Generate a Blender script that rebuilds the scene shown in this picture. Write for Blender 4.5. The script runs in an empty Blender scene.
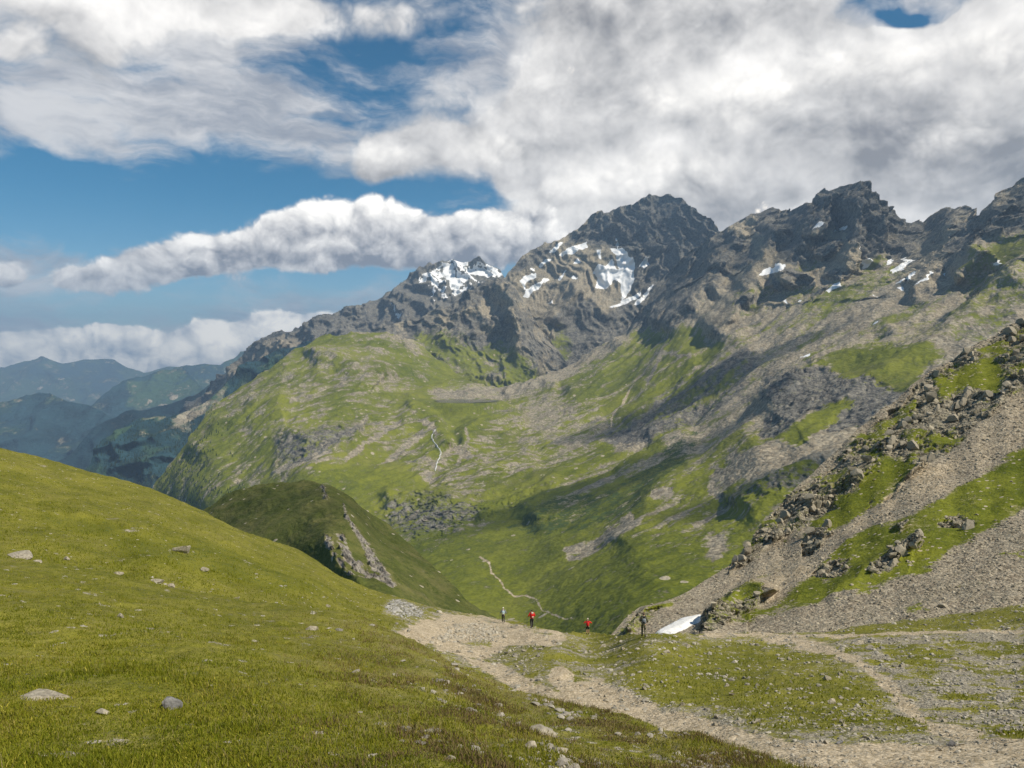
import bpy, math
import numpy as np
from mathutils import Vector, Matrix
R = math.radians
rng = np.random.default_rng(7)
scene = bpy.context.scene
col = scene.collection
F = 720.0                      # focal length in pixels of the 1024 x 768 frame
TH = math.atan(34.0 / F)       # camera looks this much below the horizon
CT, ST = math.cos(TH), math.sin(TH)

# ------------------------------------------------------------------ camera
cam = bpy.data.cameras.new('camera')
cam.sensor_width = 36.0
cam.lens = F / 1024.0 * 36.0
cam.clip_start = 0.1
cam.clip_end = 90000.0
camo = bpy.data.objects.new('camera', cam)
camo.location = (0, 0, 0)
camo.rotation_euler = (math.pi / 2 - TH, 0, 0)
col.objects.link(camo)
scene.camera = camo

# ------------------------------------------------------------------ helpers
def place(px, py, Y):
    """world point seen at photo pixel px,py standing Y metres ahead"""
    px = np.asarray(px, float); py = np.asarray(py, float); Y = np.asarray(Y, float)
    u = (px - 512.0) / F; v = (384.0 - py) / F
    k = Y / (CT + v * ST)
    return np.stack([u * k, Y + 0 * u, (v * CT - ST) * k], -1)

_perm = np.random.default_rng(3).permutation(256).astype(np.int64)
_perm = np.concatenate([_perm, _perm])
_g = np.random.default_rng(4).normal(size=(256, 3))
_g /= np.linalg.norm(_g, axis=1)[:, None]
def perlin(P):
    P = np.asarray(P, float)
    i = np.floor(P).astype(np.int64); f = P - i; i &= 255
    w = f * f * f * (f * (f * 6 - 15) + 10)
    out = 0
    for dx in (0, 1):
        wx = w[..., 0] if dx else 1 - w[..., 0]
        for dy in (0, 1):
            wy = w[..., 1] if dy else 1 - w[..., 1]
            for dz in (0, 1):
                wz = w[..., 2] if dz else 1 - w[..., 2]
                h = _perm[_perm[_perm[(i[..., 0] + dx) & 255] + ((i[..., 1] + dy) & 255)] + ((i[..., 2] + dz) & 255)]
                gr = _g[h]
                d = gr[..., 0] * (f[..., 0] - dx) + gr[..., 1] * (f[..., 1] - dy) + gr[..., 2] * (f[..., 2] - dz)
                out = out + wx * wy * wz * d
    return out * 1.6
def fbm(P, oct=5, gain=.5, lac=2.03):
    s = 0; a = 1.0; t = 0; P = np.array(P, float)
    for k in range(oct):
        s = s + a * perlin(P + 17.3 * k); t += a; a *= gain; P = P * lac
    return s / t
def ridged(P, oct=5, gain=.55, lac=2.1):
    s = 0; a = 1.0; t = 0; P = np.array(P, float); w = 1.0
    for k in range(oct):
        n = 1 - np.abs(perlin(P + 31.7 * k)) * 1.6
        n = np.clip(n, 0, 1) ** 2 * w
        w = np.clip(n * 1.8, 0.15, 1)
        s = s + a * n; t += a; a *= gain; P = P * lac
    return s / t
def worley(P, seed=0):
    """distance to nearest feature point, second nearest, and a random value per cell"""
    P = np.asarray(P, float); i = np.floor(P).astype(np.int64); f = P - i
    d1 = np.full(P.shape[:-1], 9.0); d2 = np.full(P.shape[:-1], 9.0); idv = np.zeros(P.shape[:-1])
    for dx in (-1, 0, 1):
        for dy in (-1, 0, 1):
            for dz in (-1, 0, 1):
                h = _perm[_perm[_perm[(i[..., 0] + dx + seed) & 255] + ((i[..., 1] + dy) & 255)] + ((i[..., 2] + dz) & 255)]
                ox = _perm[h] / 256.0; oy = _perm[(h + 57) & 255] / 256.0; oz = _perm[(h + 131) & 255] / 256.0
                d = np.sqrt((dx + ox - f[..., 0]) ** 2 + (dy + oy - f[..., 1]) ** 2 + (dz + oz - f[..., 2]) ** 2)
                near = d < d1
                d2 = np.where(near, d1, np.minimum(d2, d)); idv = np.where(near, h / 256.0, idv); d1 = np.where(near, d, d1)
    return d1, d2, idv
def sstep(a, b, x):
    t = np.clip((x - a) / (b - a), 0, 1)
    return t * t * (3 - 2 * t)
def interp(pts, x):
    p = np.array(pts, float)
    return np.interp(x, p[:, 0], p[:, 1])
def seg_dist(px, py, line):
    """distance to a polyline, and the side sign (positive under it)"""
    best = np.full(px.shape, 1e9); side = np.zeros(px.shape); tt = np.zeros(px.shape)
    L = np.array(line, float)
    cum = np.concatenate([[0], np.cumsum(np.hypot(*np.diff(L, axis=0).T))])
    for k in range(len(L) - 1):
        a, b = L[k], L[k + 1]; ab = b - a; l2 = (ab ** 2).sum() + 1e-9
        t = np.clip(((px - a[0]) * ab[0] + (py - a[1]) * ab[1]) / l2, 0, 1)
        dx = px - a[0] - t * ab[0]; dy = py - a[1] - t * ab[1]
        d = np.hypot(dx, dy)
        cr = ab[0] * dy - ab[1] * dx
        n = d < best
        side = np.where(n, np.sign(cr), side); tt = np.where(n, (cum[k] + t * math.sqrt(l2)) / cum[-1], tt)
        best = np.where(n, d, best)
    return best, side, tt
def poly_sd(px, py, poly):
    """signed distance in pixels, positive inside"""
    pl = list(poly) + [poly[0]]
    d, _, _ = seg_dist(px, py, pl)
    ins = np.zeros(px.shape, bool)
    for k in range(len(pl) - 1):
        (x0, y0), (x1, y1) = pl[k], pl[k + 1]
        if y0 == y1: continue
        c = ((y0 > py) != (y1 > py)) & (px < (x1 - x0) * (py - y0) / (y1 - y0) + x0)
        ins ^= c
    return np.where(ins, d, -d)
def tps(ctrl, px, py, mode='log'):
    c = np.array(ctrl, float)
    X = c[:, :2] / 300.0
    v = np.log(c[:, 2]) if mode == 'log' else 1.0 / c[:, 2]
    def U(r2): return 0.5 * r2 * np.log(r2 + 1e-12)
    n = len(c)
    K = U(((X[:, None] - X[None]) ** 2).sum(-1)) + np.eye(n) * 1e-4
    Pm = np.c_[np.ones(n), X]
    A = np.block([[K, Pm], [Pm.T, np.zeros((3, 3))]])
    w = np.linalg.solve(A, np.r_[v, 0, 0, 0])
    x = px / 300.0; y = py / 300.0
    out = w[n] + w[n + 1] * x + w[n + 2] * y
    for k in range(n):
        out = out + w[k] * U((x - X[k, 0]) ** 2 + (y - X[k, 1]) ** 2)
    return np.exp(out) if mode == 'log' else 1.0 / np.maximum(out, 1e-6)

def grid_mesh(name, P, attrs=None, mat=None, kind='structure', smooth=True):
    r, c = P.shape[:2]
    me = bpy.data.meshes.new(name)
    me.vertices.add(r * c); me.vertices.foreach_set('co', P.reshape(-1).astype(np.float32))
    idx = np.arange(r * c).reshape(r, c)
    q = np.stack([idx[1:, :-1], idx[1:, 1:], idx[:-1, 1:], idx[:-1, :-1]], -1).reshape(-1)
    nf = (r - 1) * (c - 1)
    me.loops.add(nf * 4); me.loops.foreach_set('vertex_index', q.astype(np.int32))
    me.polygons.add(nf)
    me.polygons.foreach_set('loop_start', (np.arange(nf) * 4).astype(np.int32))
    me.polygons.foreach_set('use_smooth', np.full(nf, smooth))
    me.update(calc_edges=True)
    for k, v in (attrs or {}).items():
        a = me.attributes.new(k, 'FLOAT_COLOR', 'POINT')
        vv = np.ones((r * c, 4), np.float32); vv[:, :3] = v.reshape(-1, 3)
        a.data.foreach_set('color', vv.reshape(-1))
    o = bpy.data.objects.new(name, me); col.objects.link(o)
    if mat: me.materials.append(mat)
    if kind: o['kind'] = kind
    return o
def raw_mesh(name, V, Fc, mat=None, parent=None, smooth=False, attr=None, nv=3):
    """V (n,3), Fc (m,nv)"""
    me = bpy.data.meshes.new(name)
    me.vertices.add(len(V)); me.vertices.foreach_set('co', np.asarray(V, np.float32).reshape(-1))
    m = len(Fc)
    me.loops.add(m * nv); me.loops.foreach_set('vertex_index', np.asarray(Fc, np.int32).reshape(-1))
    me.polygons.add(m)
    me.polygons.foreach_set('loop_start', (np.arange(m) * nv).astype(np.int32))
    me.polygons.foreach_set('use_smooth', np.full(m, smooth))
    me.update(calc_edges=True)
    if attr is not None:
        a = me.attributes.new('tint', 'FLOAT_COLOR', 'POINT')
        vv = np.ones((len(V), 4), np.float32); vv[:, :3] = attr
        a.data.foreach_set('color', vv.reshape(-1))
    if mat: me.materials.append(mat)
    o = bpy.data.objects.new(name, me); col.objects.link(o)
    if parent: o.parent = parent
    return o
def tag(o, label=None, cat=None, group=None, kind=None):
    if label: o['label'] = label
    if cat: o['category'] = cat
    if group: o['group'] = group
    if kind: o['kind'] = kind
    return o

# ------------------------------------------------------------------ nodes
class NT:
    def __init__(s, tree): s.t = tree
    def n(s, typ, **kw):
        nd = s.t.nodes.new(typ)
        for k, v in kw.items():
            if k.startswith('i_'):
                key = k[2:]; key = int(key) if key.isdigit() else key.replace('_', ' ')
                s.put(nd.inputs[key], v)
            else: setattr(nd, k, v)
        return nd
    def put(s, sock, v):
        if isinstance(v, bpy.types.NodeSocket): s.t.links.new(v, sock)
        else: sock.default_value = v
    def m(s, op, a, b=None, c=None, clamp=False):
        nd = s.t.nodes.new('ShaderNodeMath'); nd.operation = op; nd.use_clamp = clamp
        s.put(nd.inputs[0], a)
        if b is not None: s.put(nd.inputs[1], b)
        if c is not None: s.put(nd.inputs[2], c)
        return nd.outputs[0]
    def vm(s, op, a, b=None, out=0):
        nd = s.t.nodes.new('ShaderNodeVectorMath'); nd.operation = op
        s.put(nd.inputs[0], a)
        if b is not None: s.put(nd.inputs[1], b)
        return nd.outputs['Value'] if op in ('LENGTH', 'DISTANCE', 'DOT_PRODUCT') else nd.outputs[0]
    def mix(s, f, a, b, mode='MIX'):
        nd = s.t.nodes.new('ShaderNodeMix'); nd.data_type = 'RGBA'; nd.blend_type = mode
        s.put(nd.inputs[0], f)
        for k, v in ((6, a), (7, b)):
            if isinstance(v, tuple) and len(v) == 3: v = (*v, 1)
            s.put(nd.inputs[k], v)
        return nd.outputs[2]
    def noise(s, vec, scale, detail=4, rough=.55, dist=0, out='Fac', dim='3D'):
        nd = s.t.nodes.new('ShaderNodeTexNoise'); nd.noise_dimensions = dim
        s.put(nd.inputs['Vector'], vec); s.put(nd.inputs['Scale'], scale)
        nd.inputs['Detail'].default_value = detail; nd.inputs['Roughness'].default_value = rough
        nd.inputs['Distortion'].default_value = dist
        return nd.outputs[out]
    def vor(s, vec, scale, feature='F1', out='Distance', rnd=1):
        nd = s.t.nodes.new('ShaderNodeTexVoronoi'); nd.feature = feature
        s.put(nd.inputs['Vector'], vec); s.put(nd.inputs['Scale'], scale)
        nd.inputs['Randomness'].default_value = rnd
        return nd.outputs[out]
    def ramp(s, fac, lo, hi, a=0.0, b=1.0, smooth=True):
        nd = s.t.nodes.new('ShaderNodeMapRange')
        nd.interpolation_type = 'SMOOTHSTEP' if smooth else 'LINEAR'
        s.put(nd.inputs[0], fac)
        for k, v in ((1, lo), (2, hi), (3, a), (4, b)): s.put(nd.inputs[k], v)
        return nd.outputs[0]
def new_mat(name):
    m = bpy.data.materials.new(name); m.use_nodes = True
    m.node_tree.nodes.clear()
    t = NT(m.node_tree)
    return m, t
def finish(m, t, color, rough=.95, normal=None, spec=.15):
    b = t.n('ShaderNodeBsdfPrincipled')
    t.put(b.inputs['Base Color'], color if isinstance(color, bpy.types.NodeSocket) else (*color, 1))
    b.inputs['Roughness'].default_value = rough
    b.inputs['Specular IOR Level'].default_value = spec
    if normal: t.put(b.inputs['Normal'], normal)
    o = t.n('ShaderNodeOutputMaterial'); m.node_tree.links.new(b.outputs[0], o.inputs[0])
    return m

def terrain_mat(name, s, bump=1.0, grass=((.075, .096, .008), (.20, .212, .024)), rock=((.065, .064, .062), (.24, .225, .19)),
                scree=((.19, .162, .118), (.38, .335, .25)), dirt=((.30, .24, .155), (.56, .47, .34)), dry=(.21, .18, .075),
                forest=(.025, .038, .012), stones=.0, stonek=.5, stretch=(1, 1, 1)):
    """s = size in metres of the finest features. Masks: ground (grass, rock, snow), ground2 (dirt, forest, dry)"""
    m, t = new_mat(name)
    geo = t.n('ShaderNodeNewGeometry'); P0 = geo.outputs['Position']
    P = t.vm('MULTIPLY', P0, stretch)
    A = t.n('ShaderNodeAttribute', attribute_name='ground'); B = t.n('ShaderNodeAttribute', attribute_name='ground2')
    sa = t.n('ShaderNodeSeparateColor'); t.put(sa.inputs[0], A.outputs['Color'])
    sb = t.n('ShaderNodeSeparateColor'); t.put(sb.inputs[0], B.outputs['Color'])
    fine = t.noise(P, 1 / s, 3, .65)
    mid = t.noise(P, 1 / (s * 5), 6, .62)
    mid2 = t.noise(t.vm('ADD', P, (71.3, 13.7, 5.1)), 1 / (s * 9), 6, .66)
    big = t.noise(P, 1 / (s * 45), 4, .55)
    vc = t.n('ShaderNodeTexVoronoi'); t.put(vc.inputs['Vector'], P); vc.inputs['Scale'].default_value = 1 / (s * 1.1)
    cellv = t.n('ShaderNodeSeparateColor'); t.put(cellv.inputs[0], vc.outputs['Color'])
    vc2 = t.n('ShaderNodeTexVoronoi'); t.put(vc2.inputs['Vector'], P); vc2.inputs['Scale'].default_value = 1 / (s * 3.2)
    cell2 = t.n('ShaderNodeSeparateColor'); t.put(cell2.inputs[0], vc2.outputs['Color'])
    br = t.m('ADD', t.m('MULTIPLY', t.m('SUBTRACT', mid, .5), 1.7), t.m('MULTIPLY', t.m('SUBTRACT', fine, .5), 1.3))
    def edge(mask, w=.2, k=1.0):
        return t.ramp(t.m('ADD', mask, t.m('MULTIPLY', br, k)), .5 - w, .5 + w)
    gf = t.m('ADD', t.m('MULTIPLY', fine, .45), t.m('ADD', t.m('MULTIPLY', mid, .55), t.m('MULTIPLY', big, .55)))
    gcol = t.mix(t.ramp(gf, .58, .98), grass[0], grass[1])
    gcol = t.mix(t.m('MULTIPLY', sb.outputs[2], t.ramp(t.m('ADD', mid2, t.m('MULTIPLY', fine, .5)), .6, .9), clamp=True), gcol, dry)
    rf = t.m('ADD', t.m('MULTIPLY', cellv.outputs[0], .35), t.m('ADD', t.m('MULTIPLY', mid, .5), t.m('MULTIPLY', cell2.outputs[0], .25)))
    rcol = t.mix(t.ramp(rf, .3, .85), rock[0], rock[1])
    sf = t.m('ADD', t.m('MULTIPLY', cellv.outputs[1], .45), t.m('ADD', t.m('MULTIPLY', mid2, .5), t.m('MULTIPLY', big, .3)))
    scol = t.mix(t.ramp(sf, .35, .95), scree[0], scree[1])
    dcol = t.mix(t.ramp(t.m('ADD', t.m('MULTIPLY', cellv.outputs[2], .4), t.m('MULTIPLY', mid2, .7)), .3, .8), dirt[0], dirt[1])
    c = t.mix(edge(sa.outputs[1]), scol, rcol)
    ge = edge(sa.outputs[0])
    # single pale stones standing in the turf
    st = t.m('MULTIPLY', t.m('GREATER_THAN', cell2.outputs[1], t.m('SUBTRACT', .985 - stones, t.m('MULTIPLY', t.m('SUBTRACT', 1.0, sa.outputs[0]), stonek))), t.m('LESS_THAN', vc2.outputs['Distance'], .36))
    ge = t.m('MULTIPLY', ge, t.m('SUBTRACT', 1.0, st), clamp=True)
    c = t.mix(ge, c, gcol)
    c = t.mix(t.m('MULTIPLY', st, sa.outputs[0]), c, scree[1])
    c = t.mix(edge(sb.outputs[0], .2, .7), c, dcol)
    c = t.mix(edge(sb.outputs[1]), c, t.mix(t.ramp(mid, .3, .7), forest, tuple(2.4 * k for k in forest)))
    snowm = edge(sa.outputs[2], .06, .45)
    c = t.mix(snowm, c, (.84, .85, .86))
    hard = t.m('SUBTRACT', 1.0, t.m('MULTIPLY', ge, .6), clamp=True)
    hard = t.m('MULTIPLY', hard, t.m('SUBTRACT', 1.0, t.m('MULTIPLY', snowm, .9)), clamp=True)
    h = t.m('ADD', t.m('MULTIPLY', fine, s * .9), t.m('ADD', t.m('MULTIPLY', mid, s * 1.0), t.m('MULTIPLY', t.m('ADD', vc.outputs['Distance'], t.m('MULTIPLY', vc2.outputs['Distance'], 2.0)), -.5 * s)))
    bp = t.n('ShaderNodeBump'); bp.inputs['Distance'].default_value = 1.0
    t.put(bp.inputs['Strength'], t.m('MULTIPLY', t.m('ADD', .3, t.m('MULTIPLY', hard, .7)), bump, clamp=True))
    t.put(bp.inputs['Height'], h)
    return finish(m, t, c, .95, bp.outputs[0], .1)

# ------------------------------------------------------------------ sheets of land
def smooth_line(line, n=10):
    L = np.array(line, float)
    if len(L) < 3: return [tuple(p) for p in L]
    Q = np.vstack([2 * L[0] - L[1], L, 2 * L[-1] - L[-2]]); out = []
    for k in range(1, len(Q) - 2):
        p0, p1, p2, p3 = Q[k - 1:k + 3]
        for t in np.linspace(0, 1, 5, endpoint=False):
            out.append(.5 * ((2 * p1) + (p2 - p0) * t + (2 * p0 - 5 * p1 + 4 * p2 - p3) * t ** 2 + (3 * p1 - p0 - 3 * p2 + p3) * t ** 3))
    out.append(L[-1])
    return [tuple(p) for p in out]
class Sheet:
    """a piece of land: outline top (silhouette) and foot, distances through control points"""
    def __init__(s, x0, x1, dx, top, foot, dy, ctrl, mode='log', jag=0, jagw=30):
        n = int((x1 - x0) / dx) + 1
        cx = np.linspace(x0, x1, n)
        tp = interp(top, cx)
        if jag:
            tp = tp + jag * (ridged(np.stack([cx / jagw, cx * 0 + 3.3 + x0, cx * 0], -1), 4, .6) - .45) * -1.6
        ft = interp(foot, cx)
        r = int(np.max(ft - tp) / dy) + 1
        tt = np.linspace(0, 1, r)[:, None]
        s.px = np.repeat(cx[None], r, 0); s.py = tp[None] * (1 - tt) + ft[None] * tt
        s.Y = tps(ctrl, s.px, s.py, mode)
        s.g = {k: np.zeros(s.px.shape) for k in ('grass', 'rock', 'snow', 'dirt', 'forest', 'dry')}
        s.P = place(s.px, s.py, s.Y)
    def crest(s, line, amount, up=2.0, down=40.0, ends=.15):
        """a fold of the land: nearer along the line, hollow behind it"""
        line = smooth_line(line); L = np.array(line); mg = max(down, up) * 3
        b = (s.px > L[:, 0].min() - mg) & (s.px < L[:, 0].max() + mg) & (s.py > L[:, 1].min() - mg) & (s.py < L[:, 1].max() + mg)
        w = np.zeros(s.px.shape)
        wx, wy = s.warp(); d, side, t = seg_dist(s.px[b] + wx[b], s.py[b] + wy[b], line)
        ww = np.where(side > 0, np.exp(-(d / down) ** 1.3), np.exp(-(d / up) ** 2))
        w[b] = ww * sstep(0, ends, t) * sstep(0, ends, 1 - t)
        s.Y = s.Y * (1 - amount * w); s.P = place(s.px, s.py, s.Y)
    def rib(s, line, amount, width):
        line = smooth_line(line); L = np.array(line); mg = width * 3
        b = (s.px > L[:, 0].min() - mg) & (s.px < L[:, 0].max() + mg) & (s.py > L[:, 1].min() - mg) & (s.py < L[:, 1].max() + mg)
        w = np.zeros(s.px.shape)
        wx, wy = s.warp(); d, side, t = seg_dist(s.px[b] + wx[b], s.py[b] + wy[b], line)
        w[b] = np.exp(-(d / width) ** 2) * sstep(0, .15, t) * sstep(0, .15, 1 - t)
        s.Y = s.Y * (1 - amount * w); s.P = place(s.px, s.py, s.Y)
    def paint(s, key, poly, val=1.0, soft=3.0, rag=6.0, wl=40.0, excl=False):
        """wl in metres"""
        if key in ('grass', 'dirt') and val < 2: soft = soft * 2.4; rag = rag * 1.3
        if key == 'snow': rag = rag * 1.8
        L = np.array(poly); mg = soft + rag * .9 + 2
        b = (s.px > L[:, 0].min() - mg) & (s.px < L[:, 0].max() + mg) & (s.py > L[:, 1].min() - mg) & (s.py < L[:, 1].max() + mg)
        w = np.zeros(s.px.shape)
        if not b.any(): return w
        n = s.cfbm(wl, b) * rag if rag else 0
        w[b] = sstep(-soft, soft, poly_sd(s.px[b], s.py[b], poly) + n)
        s.g[key] = s.g[key] * (1 - w) + val * w
        return w
    def warp(s):
        if not hasattr(s, 'wc'):
            q = np.stack([s.px / 34, s.py / 24, s.px * 0 + 5.5], -1)
            s.wc = (fbm(q, 3) * 9, fbm(q + 40, 3) * 7)
        return s.wc
    def cfbm(s, wl, b):
        if not hasattr(s, 'cache'): s.cache = {}
        if b.mean() < .12: return fbm(s.P[b] / wl, 4, .6)
        wl = min((8, 12, 20, 30, 50, 90, 130, 200, 600) if wl > 7 else (1.5, 2.2, 3, 5, 7), key=lambda k: abs(math.log(k / wl)))
        if wl not in s.cache: s.cache[wl] = fbm(s.P / wl, 4, .6)
        return s.cache[wl][b]
    def stroke(s, key, line, width, val=1.0, soft=1.0, rag=0, wl=30.0):
        L = np.array(line); mg = width + soft + rag + 2
        b = (s.px > L[:, 0].min() - mg) & (s.px < L[:, 0].max() + mg) & (s.py > L[:, 1].min() - mg) & (s.py < L[:, 1].max() + mg)
        w = np.zeros(s.px.shape)
        d, _, _ = seg_dist(s.px[b], s.py[b], line)
        n = fbm(s.P[b] / wl, 3, .6) * rag if rag else 0
        w[b] = 1 - sstep(width / 2 - soft * .3, width / 2 + soft, d + n)
        s.g[key] = np.maximum(s.g[key] * (1 - w), val * w) if val else s.g[key] * (1 - w)
        return w
    def build(s, name, mat, back=(.04, .12, .3, .6), drop=.6):
        P = s.P
        if back:
            top = P[0]; rows = []
            for b in back[::-1]:
                q = top.copy(); sc = 1 + b
                q[:, 0] *= sc; q[:, 1] *= sc; q[:, 2] = top[:, 2] - drop * top[:, 1] * b
                rows.append(q)
            P = np.concatenate([np.array(rows), P], 0)
        nb = len(back) if back else 0
        def st(a, b, c):
            m = np.stack([s.g[a], s.g[b], s.g[c]], -1)
            return np.concatenate([np.repeat(m[:1], nb, 0), m], 0) if nb else m
        return grid_mesh(name, P, {'ground': st('grass', 'rock', 'snow'), 'ground2': st('dirt', 'forest', 'dry')}, mat)
    def normals(s):
        du = np.gradient(s.P, axis=1); dv = np.gradient(s.P, axis=0)
        n = np.cross(du, -dv); n /= np.linalg.norm(n, axis=-1, keepdims=True) + 1e-12
        n *= np.sign(n[..., 2:3] + 1e-9)
        return n
    def at(s, px, py):
        """world point on the (displaced) sheet near a photo pixel"""
        j = int(round((px - s.px[0, 0]) / (s.px[0, -1] - s.px[0, 0]) * (s.px.shape[1] - 1)))
        j = min(max(j, 0), s.px.shape[1] - 1)
        pp = s.proj()[..., 1][:, j]
        i = int(np.argmin(np.abs(pp - py)))
        return s.P[i, j].copy()
    def proj(s):
        x, y, z = s.P[..., 0], s.P[..., 1], s.P[..., 2]
        f = y * CT - z * ST; v = y * ST + z * CT
        return np.stack([512 + F * x / f, 384 - F * v / f], -1)
def gullies(P, wl, oct=4, seed=0):
    """ribs and couloirs that run down the slope"""
    a = P[..., 0] + .35 * P[..., 1] + fbm(P / (wl * 3) + seed, 3) * wl * 1.6
    return ridged(np.stack([a / wl, P[..., 1] / (wl * 7) + seed, P[..., 2] / (wl * 4.5)], -1), oct, .6) - .45
def fallstreak(P, d, wl, stretch, oct=4, seed=0):
    """noise drawn out along the horizontal fall direction d"""
    dx, dy = d; l = math.hypot(dx, dy); dx /= l; dy /= l
    a = P[..., 0] * dx + P[..., 1] * dy; b = -P[..., 0] * dy + P[..., 1] * dx
    wb = fbm(P / (wl * 4) + seed, 2) * wl * .8
    return fbm(np.stack([a / (wl * stretch) + seed, (b + wb) / wl, P[..., 2] / (wl * stretch)], -1), oct, .6)
# ================================================================== far land
def z6(pts): return [(380 + x * .3516, 160 + y * .3516) for x, y in pts]
def z7(pts): return [(680 + x / 2.977, 160 + y / 2.977) for x, y in pts]
def z8(pts): return [(60 + x / 2.327, 280 + y / 2.327) for x, y in pts]
def z3(pts): return [(480 + x * .3125, 380 + y * .3125) for x, y in pts]
def zl(pts): return [(x / 4.268, 300 + y / 4.268) for x, y in pts]
def z1(pts): return [(740 + x / 2.743, 340 + y / 2.743) for x, y in pts]
def zk(pts): return [(200 + x / 3.657, 440 + y / 3.657) for x, y in pts]
def zf(pts): return [(360 + x / 3.938, 580 + y / 3.938) for x, y in pts]
def zr(pts): return [(680 + x / 2.977, 600 + y / 2.977) for x, y in pts]

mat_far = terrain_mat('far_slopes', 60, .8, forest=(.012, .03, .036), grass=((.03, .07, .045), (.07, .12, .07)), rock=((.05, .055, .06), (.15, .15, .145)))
mat_mountain = terrain_mat('mountain_ground', 5, .55, stones=.006, stonek=.14)

def far_sheet(name, top, Y, amp, wl, forest=.8, x0=-120, x1=330, foot=520, paints=None, dx=1.6, lean=.75, jag=3):
    ft = [(x0, foot), (x1, foot)]
    ctrl = [(x0, 380, Y), (x1, 380, Y), (x0, foot, Y * lean), (x1, foot, Y * lean), ((x0 + x1) / 2, 450, Y * (1 + lean) / 2)]
    s = Sheet(x0, x1, dx, top, ft, dx, ctrl, jag=jag, jagw=45)
    s.g['forest'][:] = forest
    s.g['grass'][:] = .8
    n = ridged(s.P / wl, 5) - .4
    s.P[..., 2] += n * amp * .45; s.P[..., 1] -= n * amp * 1.6
    f = fbm(s.P / (wl * .35) + 5, 4)
    s.g['forest'] = np.clip(s.g['forest'] + f * .9, 0, 1)
    if paints: paints(s)
    s.build(name, mat_far)
    return s

far_sheet('distant_mountains', [(-120, 366), (0, 366), (15, 361), (40, 356), (62, 363), (80, 357), (110, 357), (125, 366), (140, 371), (165, 366), (205, 369), (330, 360)], 16500, 300, 3200, .35, jag=1.5)
far_sheet('distant_hills', [(-120, 420), (150, 400), (175, 368), (187, 366), (206, 363), (220, 365), (240, 352), (330, 345)], 11500, 200, 2000, .5)
def pgreen(s):
    s.paint('forest', zl([(540, 360), (690, 290), (770, 290), (850, 370), (830, 400), (700, 440), (520, 470), (560, 400)]), .25, 4, 4, 600)
far_sheet('distant_hills', [(-120, 470), (80, 415), (94, 405), (107, 394), (124, 382), (145, 375), (159, 369), (178, 366), (187, 372), (199, 384), (215, 395), (330, 430)], 9300, 190, 1500, .75, paints=pgreen)
far_sheet('distant_hills', [(-120, 430), (-40, 408), (0, 400), (19, 394), (33, 389), (49, 393), (70, 400), (87, 403), (110, 415), (150, 430), (330, 470)], 7600, 170, 1300, .9)
far_sheet('distant_hills', [(-120, 500), (40, 470), (70, 452), (95, 430), (110, 419), (122, 415), (150, 409), (178, 401), (194, 395), (220, 380), (240, 362), (330, 340)], 6000, 90, 1000, 1.0)
def pfor(s):
    s.paint('forest', zl([(470, 600), (500, 570), (570, 530), (590, 540), (540, 580), (500, 620)]), 0.0, 2, 4, 150)
    s.paint('rock', zl([(470, 600), (500, 570), (570, 530), (590, 540), (540, 580), (500, 620)]), 1.0, 2, 4, 150)
    for pg in ([(700, 500), (860, 420), (939, 360), (939, 420), (800, 500), (740, 540)], [(600, 500), (700, 490), (690, 510), (620, 515)]):
        s.paint('forest', zl(pg), 0.2, 3, 8, 120); s.paint('grass', zl(pg), .45, 3, 8, 120)
FOREST = far_sheet('distant_hills', [(-120, 560), (60, 482), (84, 464), (105, 440), (126, 426), (140, 417), (164, 416), (178, 410), (199, 398), (220, 383), (240, 366), (280, 350), (330, 340)], 3900, 110, 520, .75, paints=pfor, dx=1.2, foot=540)

# ------------------------------------------------------------------ snow-dusted range behind the plateau
top4 = [(190, 400), (205, 386), (222, 372), (240, 355), (255, 343), (270, 331), (285, 329), (300, 325), (312, 316), (322, 312), (333, 313), (345, 309), (358, 304), (370, 299), (385, 293), (396, 288), (408, 275), (420, 267), (432, 264), (445, 259), (452, 258), (470, 260), (480, 259), (492, 263), (500, 266), (506, 276), (540, 300), (600, 340)]
s = Sheet(185, 600, 1.0, top4, [(185, 470), (600, 430)], 1.0, [(190, 400, 5600), (270, 335, 5200), (345, 312, 5500), (450, 262, 6000), (505, 276, 5900), (600, 340, 5600), (200, 470, 3800), (300, 400, 4300), (420, 340, 4900), (600, 430, 4600), (440, 300, 5500)], jag=2.4, jagw=16)
s.crest([(205, 388), (240, 362), (262, 345), (290, 345), (310, 360)], .05, 2, 22)
s.crest([(300, 330), (322, 318), (345, 330), (365, 350)], .04, 3, 20)
s.crest([(400, 292), (418, 300), (440, 318), (450, 335)], .035, 4, 16)
s.crest([(385, 300), (400, 308), (405, 330)], .03, 4, 14)
n = ridged(s.P / 520, 6, .6) - .4; s.P[..., 2] += n * 35; s.P[..., 1] -= n * 170
n = ridged(s.P / 130 + 9, 4, .6) - .4; s.P[..., 2] += n * 10; s.P[..., 1] -= n * 26; s.P[..., 1] -= gullies(s.P, 170, 5, 5) * 130
s.g['rock'][:] = .8
s.paint('rock', [(205, 395), (240, 360), (262, 345), (280, 335), (300, 340), (290, 380), (230, 420)], .35, 4, 8, 150)
nn = fbm(s.P / 150 + 3, 5, .65)
w = s.paint('grass', [(190, 400), (300, 350), (330, 345), (330, 420), (190, 480)], .5, 8, 12, 200)
s.g['grass'] *= sstep(-.2, .3, nn)
reg = poly_sd(s.px, s.py, z6([(95, 370), (105, 335), (150, 310), (200, 275), (225, 268), (250, 290), (300, 290), (345, 308), (352, 325), (300, 350), (230, 380), (150, 415), (135, 385)]))
lin = fallstreak(s.P, (.5, -.8), 110, 3.0)
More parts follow.
